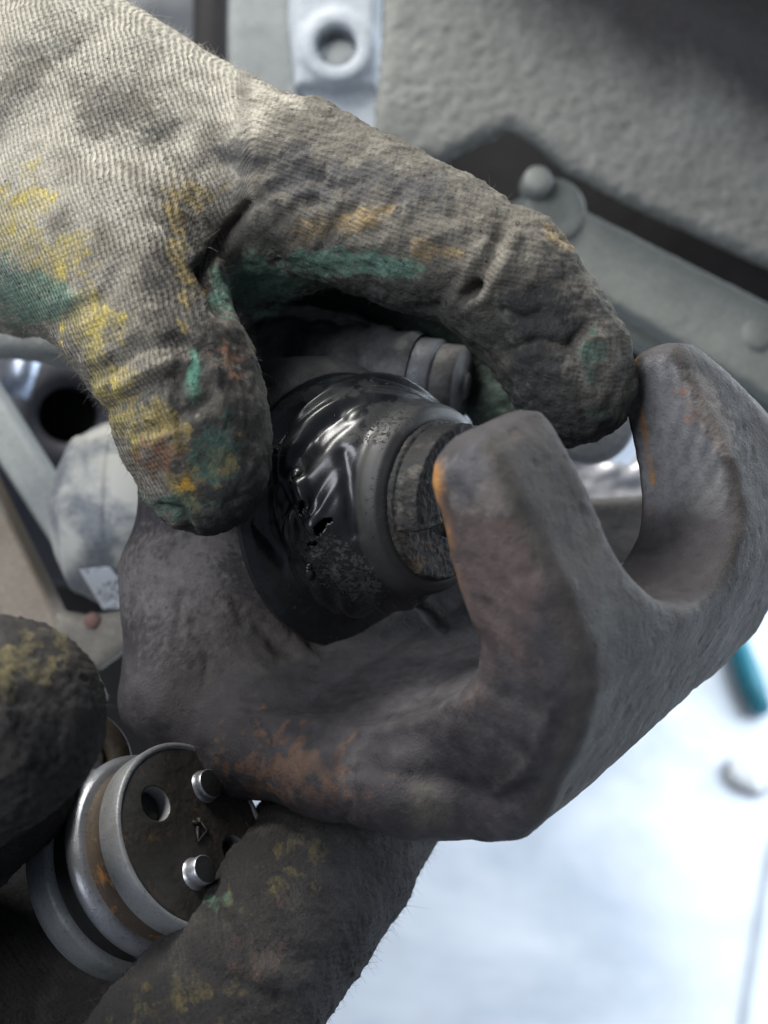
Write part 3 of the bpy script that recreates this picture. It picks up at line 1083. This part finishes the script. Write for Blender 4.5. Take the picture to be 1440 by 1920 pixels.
def piston_sdf(p):
    r = np.hypot(p[:, 0], p[:, 1])
    d = extrude(r - 15.6, p[:, 2], -24.0, 4.2, 0.7)
    # raised half-moon pad on the upper side, with a straight lower edge
    a = math.radians(-6)
    y = p[:, 1] * math.cos(a) - p[:, 0] * math.sin(a)
    half = np.maximum(r - 14.8, -(y + 2.6))
    half = np.maximum(half, -(r - 8.0))
    d = np.minimum(d, extrude(half, p[:, 2], 0.0, 9.6, 0.5))
    d = np.maximum(d, -extrude(np.hypot(p[:, 0] - 1.0, p[:, 1]) - 7.6, p[:, 2], 2.0, 20.0))
    return d


V, F = mesh_sdf(piston_sdf, (-18, -18, -6), (18, 18, 11), 0.3)
n = normals(V, F)
V += n * (0.20 * fbm(V, 0.35, 4) + 0.14 * fbm(V, 1.2, 2))[:, None]
c = np.tile(np.array([0.022, 0.021, 0.020]), (len(V), 1))
c = mixc(c, sstep(0.05, 0.5, fbm(V, 0.25, 4, 4)) * 0.8, (0.080, 0.072, 0.060))
c = mixc(c, sstep(0.25, 0.55, fbm(V, 0.3, 4, 14)) * 0.5 * sstep(2, -6, V[:, 1]), (0.15, 0.08, 0.035))
c = mixc(c, sstep(0.2, 0.5, fbm(V, 0.22, 4, 24)) * 0.7, (0.02, 0.02, 0.02))
build('piston', PC + V @ FRB, F, M_IRON, cal, attrs={'Col': c, 'rust': np.full(len(V), 0.3)})['label'] = 'corroded piston face with a half-moon step'

# ================================================================== the upper gloved hand
def glove1_sdf(p):
    hand = chain(p, [(P(-230, 150, 262), 38), (P(110, 268, 247), 30.0), (P(290, 345, 246), 27.0), (P(470, 375, 242), 22.0)], 10.0)
    hand = smin(hand, chain(p, [(P(300, 390, 268), 26), (P(540, 420, 276), 20)], 8.0), 10.0)
    index = chain(p, [(P(470, 372, 236), 20.0), (P(575, 366, 231), 16.6), (P(700, 408, 222), 13.3), (P(800, 452, 217), 12.5), (P(885, 480, 214), 11.8)], 6.0)
    i2 = chain(p, [(P(882, 486, 214), 11.9), (P(952, 526, 213), 12.2), (P(1022, 616, 213), 11.7)], 5.0)
    i3 = chain(p, [(P(1022, 614, 213), 11.8), (P(1066, 690, 214), 11.0), (P(1078, 726, 215), 10.6)], 5.0)
    thumb = chain(p, [(P(110, 330, 240), 25), (P(190, 440, 230), 23), (P(232, 500, 222), 19.0), (P(272, 592, 215), 15.2), (P(330, 700, 209), 13.2), (P(362, 800, 207), 12.4), (P(385, 882, 208), 11.5)], 5.0)
    middle = chain(p, [(P(560, 420, 262), 17), (P(770, 515, 270), 13.2), (P(930, 610, 274), 12.0), (P(968, 735, 272), 11.6), (P(980, 775, 270), 11.0)], 5.0)
    ring = chain(p, [(P(520, 450, 284), 17), (P(720, 560, 298), 13.0), (P(800, 640, 302), 12.0), (P(800, 740, 300), 11.0)], 5.0)
    pinky = chain(p, [(P(460, 470, 300), 15), (P(620, 590, 316), 11.5), (P(680, 660, 318), 10.5), (P(690, 740, 314), 9.6)], 5.0)
    middle = smin(middle, chain(p, [(P(400, 500, 284), 20), (P(540, 640, 302), 16)], 4.0), 5.0)
    heel = chain(p, [(P(-120, 470, 272), 20), (P(40, 530, 262), 11), (P(85, 560, 252), 7.5)], 5.0)
    d = smin(hand, smin(smin(index, i2, 1.0), i3, 1.5), 6.0)
    d = smin(d, smin(middle, smin(ring, pinky, 3.0), 3.0), 5.0)
    d = smin(d, heel, 8.0)
    return smin(d, thumb, 5.5)


V, F = mesh_sdf(glove1_sdf, (-145, -25, -345), (62, 125, -185), 0.65)
keep = V[F].mean(1)
F = F[(keep[:, 0] > -128)]
n = normals(V, F)
q = pix(V)
front = sstep(-0.15, 0.25, n[:, 2])
wx = sstep(380, 520, q[:, 0])                                  # towards the fingers the cloth is caked and lumpy
tipm = sstep(520, 700, q[:, 1]) * (1 - wx)                     # towards the thumb tip
dsp = 0.65 * fbm(V, 0.055, 3) + (0.35 + 0.45 * wx + 0.4 * tipm) * fbm(V, 0.19, 4, 6.0) + (0.12 + 0.30 * wx + 0.16 * tipm) * fbm(V, 0.7, 3, 2.0)
dsp *= 0.95
folds = [([(462, 384), (420, 448), (385, 500)], 11, 3.2), ([(385, 500), (420, 590)], 13, 1.6),
         ([(885, 545), (905, 500), (940, 440)], 13, 1.7), ([(868, 562), (890, 535)], 9, 3.0), ([(925, 430), (960, 395)], 16, 0.6),
         ([(905, 560), (935, 520), (965, 440)], 12, -1.3), ([(820, 575), (850, 520)], 11, 1.0),
         ([(955, 660), (1010, 640), (1060, 655), (1095, 620)], 11, 1.5), ([(940, 585), (985, 600), (1020, 585)], 10, 1.1), ([(1000, 545), (1060, 520)], 14, 0.8),
         ([(1010, 690), (1060, 700)], 14, -0.7), ([(1075, 640), (1085, 740), (1100, 800)], 8, 0.7),
         ([(190, 700), (255, 655), (330, 640)], 16, 1.4), ([(205, 770), (260, 735), (330, 705)], 13, 1.3), ([(225, 730), (290, 690), (345, 672)], 11, -0.9),
         ([(255, 815), (330, 790), (395, 740)], 12, 0.8), ([(340, 670), (330, 760), (345, 850)], 10, 0.9), ([(400, 690), (420, 780)], 12, -0.8),
         ([(110, 600), (190, 560), (230, 500)], 20, 1.0), ([(140, 560), (180, 640), (200, 720)], 16, -1.0), ([(300, 950), (340, 960), (360, 1000)], 9, 1.3),
         ([(0, 130), (110, 105), (190, 60)], 30, 0.7), ([(0, 185), (60, 160)], 26, -0.6), ([(170, 270), (260, 290), (330, 250)], 30, 0.9), ([(440, 300), (520, 320)], 22, 0.8),
         ([(560, 320), (640, 360), (700, 330)], 16, 0.8), ([(520, 420), (560, 380), (590, 375)], 9, 0.9), ([(600, 470), (640, 400), (660, 390)], 9, 0.8), ([(470, 480), (700, 455)], 12, -0.4),
         ([(480, 380), (520, 350), (600, 330)], 12, 0.8), ([(720, 400), (760, 350)], 12, 0.6), ([(780, 470), (830, 430)], 12, -0.6)]
for pts, wd, dp in folds:
    dl = line_dist(q, pts) + 4 * fbm(V, 0.22, 2, 3.0)
    dsp -= dp * np.exp(-(dl / wd) ** 2) * front
V = V + n * dsp[:, None]
q = pix(V)
f1 = fbm(V, 0.05, 4, 31.0)
f2 = fbm(V, 0.16, 5, 17.0)
f3 = fbm(V, 0.5, 4, 23.0)
cream, grey, dark = (0.42, 0.392, 0.325), (0.150, 0.136, 0.112), (0.042, 0.041, 0.042)
c = np.tile(np.array(cream), (len(V), 1))
soil = sstep(-0.25, 0.35, (q[:, 1] * 0.8 + q[:, 0] * 0.55 - 430) / 420 + 0.45 * f2 + 0.2 * f3)
c = mixc(c, soil * 0.86, (0.175, 0.158, 0.128))
c = mixc(c, blotch(V, q, [(222, 205, 95, 62, 10), (50, 140, 120, 26, -30)], 0.13, 0.4, 0.5) * 0.78, (0.115, 0.108, 0.090))
c = mixc(c, sstep(-0.1, 0.6, f2) * 0.42, (0.22, 0.20, 0.16))
fing = sstep(-0.12, 0.18, (q[:, 0] - 500) / 260 + (q[:, 1] - 300) / 700 + 0.30 * f2)
c = mixc(c, fing * 0.92, grey)
c = mixc(c, sstep(-0.2, 0.5, 1.0 - ell(q, 1030, 660, 160, 190, -20) + 0.7 * f2) * 0.6, (0.075, 0.070, 0.062))
c = mixc(c, fing * sstep(0.0, 0.45, f3 + 0.4 * f2) * 0.6, (0.095, 0.088, 0.076))
c = mixc(c, fing * sstep(0.15, 0.5, fbm(V, 0.3, 4, 3.3)) * 0.55, (0.24, 0.225, 0.185))
c = mixc(c, blotch(V, q, [(600, 330, 140, 52, 5), (480, 300, 70, 30, 20), (760, 350, 80, 40, 20)], 0.15, 0.9, 0.4) * 0.75, (0.072, 0.071, 0.074))
# thumb: dark inner side
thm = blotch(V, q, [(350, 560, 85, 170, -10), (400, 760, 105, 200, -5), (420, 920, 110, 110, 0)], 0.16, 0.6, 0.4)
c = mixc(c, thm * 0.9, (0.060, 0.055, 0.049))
c = mixc(c, thm * sstep(0.1, 0.45, f3) * 0.5, (0.14, 0.128, 0.108))
ST = Stain(len(V))
yel = blotch(V, q, [(40, 430, 75, 120, -10), (110, 500, 80, 80, 30), (165, 610, 62, 110, -18), (215, 720, 62, 70, -20), (255, 800, 50, 55, 0)], 0.17, 0.85, 0.35, 5.0)
ST.add(np.clip(yel * (0.62 + 0.3 * sstep(-0.1, 0.3, f3)), 0, 1), (0.40, 0.33, 0.125))
ST.add(np.clip(yel * sstep(0.15, 0.45, fbm(V, 0.25, 4, 61)) * 0.7, 0, 1), (0.58, 0.46, 0.085))
yel2 = blotch(V, q, [(340, 460, 26, 130, -8), (372, 360, 45, 26, 0), (345, 905, 32, 34, 0), (310, 800, 50, 45, 0), (420, 870, 20, 60, 15)], 0.25, 1.3, 0.3, 9.0)
ST.add(np.clip(yel2 * 0.6, 0, 1), (0.38, 0.28, 0.09))
ora = blotch(V, q, [(570, 432, 75, 26, -22), (660, 408, 80, 26, -12), (800, 470, 70, 26, 0), (1050, 450, 50, 16, 45)], 0.2, 1.0, 0.35, 12.0)
ST.add(np.clip(ora * 0.65, 0, 1), (0.36, 0.25, 0.11))
ST.add(np.clip(blotch(V, q, [(345, 910, 20, 16, 0)], 0.3, 0.6, 0.3) * 0.9, 0, 1), (0.62, 0.34, 0.03))
grn = blotch(V, q, [(480, 535, 110, 55, -8), (620, 495, 120, 32, -4), (735, 500, 60, 26, 10), (30, 545, 100, 60, 30)], 0.14, 0.55, 0.35, 15.0)
ST.add(np.clip(grn * 0.95, 0, 1), (0.095, 0.200, 0.150))
ST.add(np.clip(grn * sstep(0.0, 0.5, f3) * 0.4, 0, 1), (0.20, 0.29, 0.235))
grn2 = blotch(V, q, [(362, 715, 17, 66, 4), (400, 850, 40, 80, 15), (1110, 665, 22, 48, -5), (1105, 790, 30, 40, 0), (330, 950, 70, 30, 0)], 0.25, 0.9, 0.3, 19.0)
ST.add(np.clip(grn2 * 0.66, 0, 1), (0.085, 0.165, 0.125))
ST.add(np.clip(blotch(V, q, [(363, 705, 10, 50, 4)], 0.3, 0.5, 0.3) * 0.7, 0, 1), (0.14, 0.36, 0.26))
red = blotch(V, q, [(435, 678, 34, 26, 30), (290, 850, 40, 40, 0)], 0.3, 1.1, 0.3, 22.0)
ST.add(np.clip(red * 0.75, 0, 1), (0.21, 0.095, 0.05))
# black rubbery palm coating on fingers and thumb pad; shade painted inside the grip
coat_and_shade = np.maximum(blotch(V, q, [(455, 940, 55, 70, 10), (430, 985, 70, 30, 0), (1010, 590, 75, 55, 0), (1010, 720, 60, 80, -20)], 0.2, 0.5, 0.3, 25.0) * 0.85,
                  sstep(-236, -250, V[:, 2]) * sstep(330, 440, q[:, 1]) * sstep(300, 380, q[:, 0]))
c = mixc(c, coat_and_shade, (0.040, 0.041, 0.043))
c = mixc(c, sstep(-246, -262, V[:, 2]) * sstep(380, 460, q[:, 1]) * sstep(330, 420, q[:, 0]) * sstep(800, 720, q[:, 0]), (0.012, 0.012, 0.013))  # paints the shaded hollow under the hand near-black
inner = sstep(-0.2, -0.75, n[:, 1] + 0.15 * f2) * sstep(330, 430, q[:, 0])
c = mixc(c, inner * (1 - grn) * 0.75, (0.030, 0.032, 0.032))  # shade painted on faces turned down into the grip
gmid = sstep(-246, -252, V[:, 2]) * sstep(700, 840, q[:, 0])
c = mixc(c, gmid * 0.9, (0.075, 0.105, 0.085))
c *= (1 + 0.16 * f3)[:, None]
wi = sstep(440, 475, q[:, 0])
knit = np.clip(1 - 0.66 * fing - 0.6 * np.exp(-((q[:, 0] - 458) / 40) ** 2) - 0.5 * coat_and_shade - 0.55 * thm * sstep(640, 720, q[:, 1]) - 0.6 * inner, 0.06, 1)
gloss = np.clip(coat_and_shade * 0.55, 0, 1)
# direction of the knitted ribs: down the back of the hand to the thumb, round the knuckle to the index
xm, ym, zm = V[:, 0], V[:, 1], V[:, 2]
ang = math.radians(24) * np.ones(len(V))
wale = xm * 0.90 + ym * 0.43 + zm * 0.25 + 0.9 * f1
course = -xm * 0.43 + ym * 0.90 + zm * 0.35
wale = wale * (1 - wi) + wi * (ym * 0.9 + xm * 0.22 + zm * 0.5)
course = course * (1 - wi) + wi * (xm - 0.2 * ym)
g1 = empty('gloved_hand', P(60, 300, 246), 'cream knitted work glove smeared yellow and green, gripping from the upper left', 'gloved hand')
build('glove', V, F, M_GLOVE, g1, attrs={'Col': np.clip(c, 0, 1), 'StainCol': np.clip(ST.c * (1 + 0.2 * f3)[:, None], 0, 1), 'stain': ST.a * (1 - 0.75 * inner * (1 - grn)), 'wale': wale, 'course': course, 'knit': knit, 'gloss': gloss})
SURF1 = (V, n, q, c, fing)


def fuzz(V, n, c, weight, count, lmin, lmax, rad, seed):
    r = np.random.default_rng(seed)
    w = np.clip(weight, 0, None)
    ids = r.choice(len(V), count, p=w / w.sum())
    VV, FF, CC = [], [], []
    d0 = n[ids] + 0.9 * r.normal(size=(count, 3))
    d0 /= np.linalg.norm(d0, axis=1)[:, None]
    bend = r.normal(size=(count, 3)) * 0.9
    L = lmin + (lmax - lmin) * r.random(count) ** 2.2
    base = V[ids] - n[ids] * 0.15
    S = 4
    side = np.cross(d0, bend)
    side /= np.linalg.norm(side, axis=1)[:, None] + 1e-9
    oth = np.cross(d0, side)
    for k in range(S):
        t = k / (S - 1)
        cpos = base + d0 * (L * t)[:, None] + bend * (L * 0.5 * t * t)[:, None]
        rr = rad * (1 - 0.7 * t)
        for m in range(3):
            a = 2 * math.pi * m / 3
            VV.append(cpos + rr * (math.cos(a) * side + math.sin(a) * oth))
            CC.append(np.clip(c[ids] * 1.05, 0, 1))
    VV = np.stack(VV, 1).reshape(-1, 3)
    CC = np.stack(CC, 1).reshape(-1, 3)
    b = np.arange(count)[:, None] * (S * 3)
    for k in range(S - 1):
        for m in range(3):
            m2 = (m + 1) % 3
            FF.append(b + np.array([[k * 3 + m, k * 3 + m2, (k + 1) * 3 + m2, (k + 1) * 3 + m]]))
    return VV, np.concatenate(FF), CC


kz = NT('glove_fibre')
kz.set(Base_Color=kz.attr('Col', 'Color'), Roughness=0.9, Specular_IOR_Level=0.1)
M_FIBRE = kz.m
onframe = (q[:, 0] > -30) & (q[:, 1] > -30)
rim = np.exp(-(n[:, 2] / 0.35) ** 2)
wgt = onframe * (0.10 + rim) * (1 - 0.8 * fing) * (n[:, 2] > -0.4)
a, b, cc = fuzz(V, n, c, wgt, 9000, 0.5, 2.2, 0.035, 3)
tag(build('loose_fibres', a, b, M_FIBRE, g1, attrs={'Col': cc}), 'loose cotton fibres standing off the knit', kind='stuff')

# ================================================================== the lower gloved hand
def glove2_sdf(p):
    palm = chain(p, [(P(-420, 2150, 235), 44), (P(-60, 1850, 248), 30), (P(120, 1760, 252), 21), (P(260, 1830, 240), 18)], 10.0)
    left = chain(p, [(P(-420, 1640, 196), 21), (P(-200, 1470, 184), 17.5), (P(-90, 1395, 179), 15.8), (P(0, 1352, 178), 14.2), (P(28, 1340, 179), 12.6)], 6.0)
    right = chain(p, [(P(-60, 2330, 226), 30), (P(200, 2200, 204), 20), (P(340, 2000, 203), 16.6), (P(448, 1846, 211), 15.3), (P(540, 1720, 222), 15.8), (P(614, 1614, 238), 16.6), (P(690, 1505, 256), 16.0), (P(720, 1460, 264), 14.0)], 6.0)
    third = chain(p, [(P(-420, 1700, 215), 20), (P(-150, 1560, 212), 16), (P(10, 1480, 214), 13)], 6.0)
    d = smin(palm, left, 6.0)
    d = smin(d, third, 6.0)
    return smin(d, right, 3.0)


V, F = mesh_sdf(glove2_sdf, (-100, -132, -290), (32, -6, -150), 0.76)
n = normals(V, F)
q = pix(V)
knob = sstep(0.0, 0.3, n[:, 2])
dsp = 0.7 * fbm(V, 0.06, 3, 4.0) + 0.4 * fbm(V, 0.22, 4, 8.0) + 0.55 * np.abs(fbm(V, 0.62, 3, 2.0))
lf = sstep(230, 150, q[:, 0]) * sstep(1600, 1540, q[:, 1])
lum = np.stack([V[:, 0] * 0.32 + V[:, 1] * 0.14, V[:, 1] * 0.8 - V[:, 0] * 0.3, V[:, 2] * 0.5], 1)
dsp += lf * (0.42 * np.abs(noise3(lum)) + 0.3 * noise3(lum * 2.3))
for pts, wd, dp in (([(430, 1690), (470, 1770), (560, 1800)], 18, 0.9), ([(330, 1800), (420, 1830), (520, 1870)], 16, 0.8), ([(690, 1650), (660, 1760), (600, 1860)], 20, 0.6)):
    dsp -= dp * np.exp(-((line_dist(q, pts) + 6 * fbm(V, 0.2, 2)) / wd) ** 2) * knob
V = V + n * dsp[:, None]
q = pix(V)
f2 = fbm(V, 0.15, 5, 47.0)
f3 = fbm(V, 0.5, 4, 53.0)
c = np.tile(np.array([0.038, 0.035, 0.033]), (len(V), 1))
c = mixc(c, sstep(0.0, 0.5, f2) * 0.6, (0.068, 0.061, 0.054))
c = mixc(c, sstep(0.1, 0.5, f3) * 0.5, (0.030, 0.029, 0.029))
c = mixc(c, blotch(V, q, [(640, 1700, 160, 200, 35), (560, 1850, 170, 120, 0)], 0.15, 0.6, 0.4) * sstep(500, 640, q[:, 0]) * 0.75, (0.030, 0.028, 0.031))
ST = Stain(len(V))
ST.add(np.clip(blotch(V, q, [(10, 1260, 100, 60, -25), (60, 1215, 90, 30, -20)], 0.24, 1.5, 0.3) * 0.52, 0, 1), (0.22, 0.185, 0.085))
ST.add(np.clip(blotch(V, q, [(365, 1865, 60, 46, 0), (440, 1690, 34, 24, 0), (540, 1640, 90, 40, -50), (330, 1900, 90, 50, 0)], 0.26, 1.6, 0.5, 6) * 0.36, 0, 1), (0.20, 0.16, 0.06))
ST.add(np.clip(blotch(V, q, [(400, 1690, 26, 16, 0)], 0.3, 0.9, 0.3, 6) * 0.5, 0, 1), (0.10, 0.20, 0.14))
ST.add(np.clip(blotch(V, q, [(530, 1690, 14, 14, 0), (480, 1800, 60, 40, 0)], 0.3, 1.1, 0.3, 16) * 0.3, 0, 1), (0.14, 0.075, 0.06))
plm = np.clip(sstep(-225, -235, V[:, 2]) + 0, 0, 1) * sstep(1500, 1560, q[:, 1]) * sstep(420, 330, q[:, 0])
c = mixc(c, plm * 0.96, (0.0085, 0.010, 0.0095))
knit = np.clip(0.25 - 0.2 * lf + 0.25 * f2, 0.03, 1) * (1 - plm)
g2 = empty('gloved_hand', P(-60, 1900, 240), 'blackened work glove at the lower left holding the caliper and steel piston from below', 'gloved hand')
wale = V[:, 0] * 0.72 - V[:, 1] * -0.70 + V[:, 2] * 0.3
course = -V[:, 0] * 0.70 + V[:, 1] * 0.72
build('glove', V, F, M_GLOVE, g2, attrs={'Col': np.clip(c, 0, 1), 'StainCol': np.clip(ST.c, 0, 1), 'stain': ST.a, 'wale': wale, 'course': course, 'knit': knit, 'gloss': plm * 0.9})
rim = np.exp(-(n[:, 2] / 0.4) ** 2)
a, b, cc = fuzz(V, n, np.clip(c * 1.5, 0, 1), (0.06 + rim) * (q[:, 0] > 150) * (q[:, 1] < 1980) * (n[:, 2] > -0.4) * (1 - plm), 3500, 0.5, 2.6, 0.032, 8)
tag(build('loose_fibres', a, b, M_FIBRE, g2, attrs={'Col': cc}), 'dark lint standing off the dirty knit', kind='stuff')

# ================================================================== grooved steel piston lying in the lower hand
M_SATIN = steel_material('satin_steel', (0.30, 0.305, 0.31), 0.52, 0.04, 0.45)
M_CASTB = steel_material('cast_band', (0.30, 0.31, 0.31), 0.55, 0.0, 0.6)
M_CHROME = steel_material('bright_ridge', (0.40, 0.41, 0.44), 0.34, 0.06, 0.75)
M_RUSTG = steel_material('rusty_groove', (0.075, 0.055, 0.038), 0.7, 0.10, 0.2)
M_DARKG = dusty('dark_groove', (0.012, 0.012, 0.012), (0.022, 0.021, 0.02), 0.5)
M_FACE = dusty('dark_end_plate', (0.028, 0.026, 0.023), (0.045, 0.038, 0.030), 0.55, 0.2, 120, third=(0.15, 0.07, 0.022), tlo=0.60, thi=0.74, spec=0.5)
AX = np.array([0.733, 0.479, 0.494])
AX /= np.linalg.norm(AX)
FRP = frame(AX, (0.2, 1, 0))
PF = P(368, 1562, 216)
pis = empty('steel_piston', PF - AX * 22, 'grooved steel piston end with round holes and pegs, in the lower palm', 'piston')


def band(name, prof_, mat, label=None):
    V, F = lathe(prof_, PF, FRP, 128)
    o = build(name, V, F, mat, pis)
    if label:
        o['label'] = label
    return o


band('rear_band', [(12, -25.5), (19.4, -25.5), (20.3, -24.8), (20.5, -23), (20.5, -19.4), (20.2, -18.6), (18.2, -18.4)], M_CASTB, 'dull grey cast rear band')
band('seal_groove', [(18.8, -18.8), (18.4, -18.0), (18.4, -14.0), (18.9, -13.4)], M_DARKG, 'black seal groove')
band('middle_ridge', [(18.0, -13.8), (19.2, -13.7), (19.9, -13.1), (20.1, -12.2), (19.9, -11.4), (19.4, -10.8), (19.0, -10.4), (18.7, -10.2), (17.4, -10.1)], M_CHROME, 'bright polished ridge')
band('rust_groove', [(17.9, -10.4), (17.0, -9.6), (17.0, -5.8), (18.0, -5.4)], M_RUSTG, 'rust-brown groove')
band('front_band', [(16.8, -5.7), (17.8, -5.6), (18.1, -5.3), (18.1, -0.4), (17.9, -0.1), (17.3, 0.0), (16.9, -0.4)], M_SATIN, 'satin steel front band')


def on_face(px, py):
    r = P(px, py, 1.0)
    D = (PF @ AX) / (r @ AX)
    return (r * D - PF) @ FRP.T


h1, h2 = on_face(294, 1506), on_face(442, 1594)
p1, p2 = on_face(386, 1474), on_face(368, 1638)


def plate_sdf(p):
    r = np.hypot(p[:, 0], p[:, 1])
    d = extrude(r - 17.0, p[:, 2], -6.0, -0.25, 0.4)
    for hx, hr in ((h1, 3.3), (h2, 3.0)):
        d = np.maximum(d, -extrude(np.hypot(p[:, 0] - hx[0], p[:, 1] - hx[1]) - hr, p[:, 2], -4.6, 3.0))
    return d


V, F = mesh_sdf(plate_sdf, (-18, -18, -6.6), (18, 18, 1.2), 0.24)
n = normals(V, F)
V += n * (0.10 * fbm(V, 0.4, 3))[:, None]
plate = build('end_plate', PF + V @ FRP, F, M_FACE, pis)
plate['label'] = 'dark oily end plate with rust bloom'
for hx, hr in ((h1, 3.22), (h2, 2.92)):
    o0 = PF + hx[0] * FRP[0] + hx[1] * FRP[1]
    a, b = lathe([(hr, -4.4), (hr, -0.5), (hr + 0.12, -0.3)], o0, FRP, 40)
    build('hole_sleeve', a, b, M_SATIN, plate)
    a, b = lathe([(0.02, -2.6), (hr - 0.55, -2.6), (hr - 0.35, -2.9), (hr - 0.35, -4.6)], o0 - 0.25 * FRP[0], FRP, 36)
    build('plug', a, b, M_DARKG, plate)
for hx, hr, hh in ((p1, 2.9, 1.6), (p2, 2.7, 2.6)):
    o0 = PF + hx[0] * FRP[0] + hx[1] * FRP[1]
    a, b = lathe([(hr + 0.5, -0.4), (hr + 0.1, 0.1), (hr, 0.6), (hr, hh - 0.2), (hr - 0.2, hh)], o0, FRP, 40)
    pg = build('peg', a, b, M_CHROME, pis)
    a, b = lathe([(hr - 0.2, hh), (hr - 0.5, hh + 0.06), (0.02, hh + 0.06)], o0, FRP, 40)
    build('peg_top', a, b, M_DARKG, pg)
# raised casting mark, a figure 4 lying over
mk = []
for s in ([(371, 1534), (390, 1557), (371, 1577), (371, 1550)], [(362, 1541), (375, 1544)], [(375, 1534), (374, 1546)]):
    pts = [PF + on_face(*x)[0] * FRP[0] + on_face(*x)[1] * FRP[1] - 0.1 * AX for x in s]
    mk.append(tube(pts, 0.36, 6))
vs, fs, k0 = [], [], 0
for a, b in mk:
    vs.append(a)
    fs += [tuple(k0 + x for x in ff) for ff in b]
    k0 += len(a)
build('casting_mark', np.concatenate(vs), fs, M_FACE, plate)

# ================================================================== guide pin behind the boot
M_DUSTRUB = dusty('dusty_rubber', (0.045, 0.046, 0.052), (0.20, 0.20, 0.198), 0.5, 0, 110, 0.34, 0.62, spec=0.4)
M_DULLIRON = dusty('dull_iron', (0.07, 0.068, 0.068), (0.13, 0.127, 0.12), 0.6, 0.3, 120)
gax = np.array([0.93, -0.16, 0.33])
gfr = frame(gax)
gp0 = P(868, 722, 258)
gp = empty('guide_pin', gp0, 'dusty rubber-sleeved guide pin glimpsed under the fingers behind the black boot', 'guide pin')
gprof = [(6.0, -50), (9.8, -48), (10.8, -44), (10.9, -42), (9.9, -40), (10.0, -38.6), (10.9, -36), (10.9, -34), (9.9, -32), (10.0, -30.6), (10.9, -28), (11.0, -26), (10.2, -24), (11.2, -21.6), (11.3, -19), (10.2, -17.4), (10.5, -15), (10.9, -12), (10.2, -10.5)]
a, b = lathe(gprof, gp0, gfr, 64)
build('rubber_sleeve', a, b, M_DUSTRUB, gp)
a, b = lathe([(9.4, -11.2), (9.6, -10.4), (9.6, -6.0), (9.1, -5.4), (8.0, -5.2)], gp0, gfr, 64)
build('steel_collar', a, b, steel_material('worn_collar', (0.15, 0.155, 0.17), 0.55, 0.0, 0.3), gp)
a, b = lathe([(8.6, -5.6), (8.8, -4.8), (8.8, -0.8), (8.0, 0.0), (3.4, 0.1), (3.0, 0.9), (2.6, 1.2), (0.02, 1.2)], gp0, gfr, 64)
build('pin_head', a, b, M_DULLIRON, gp)
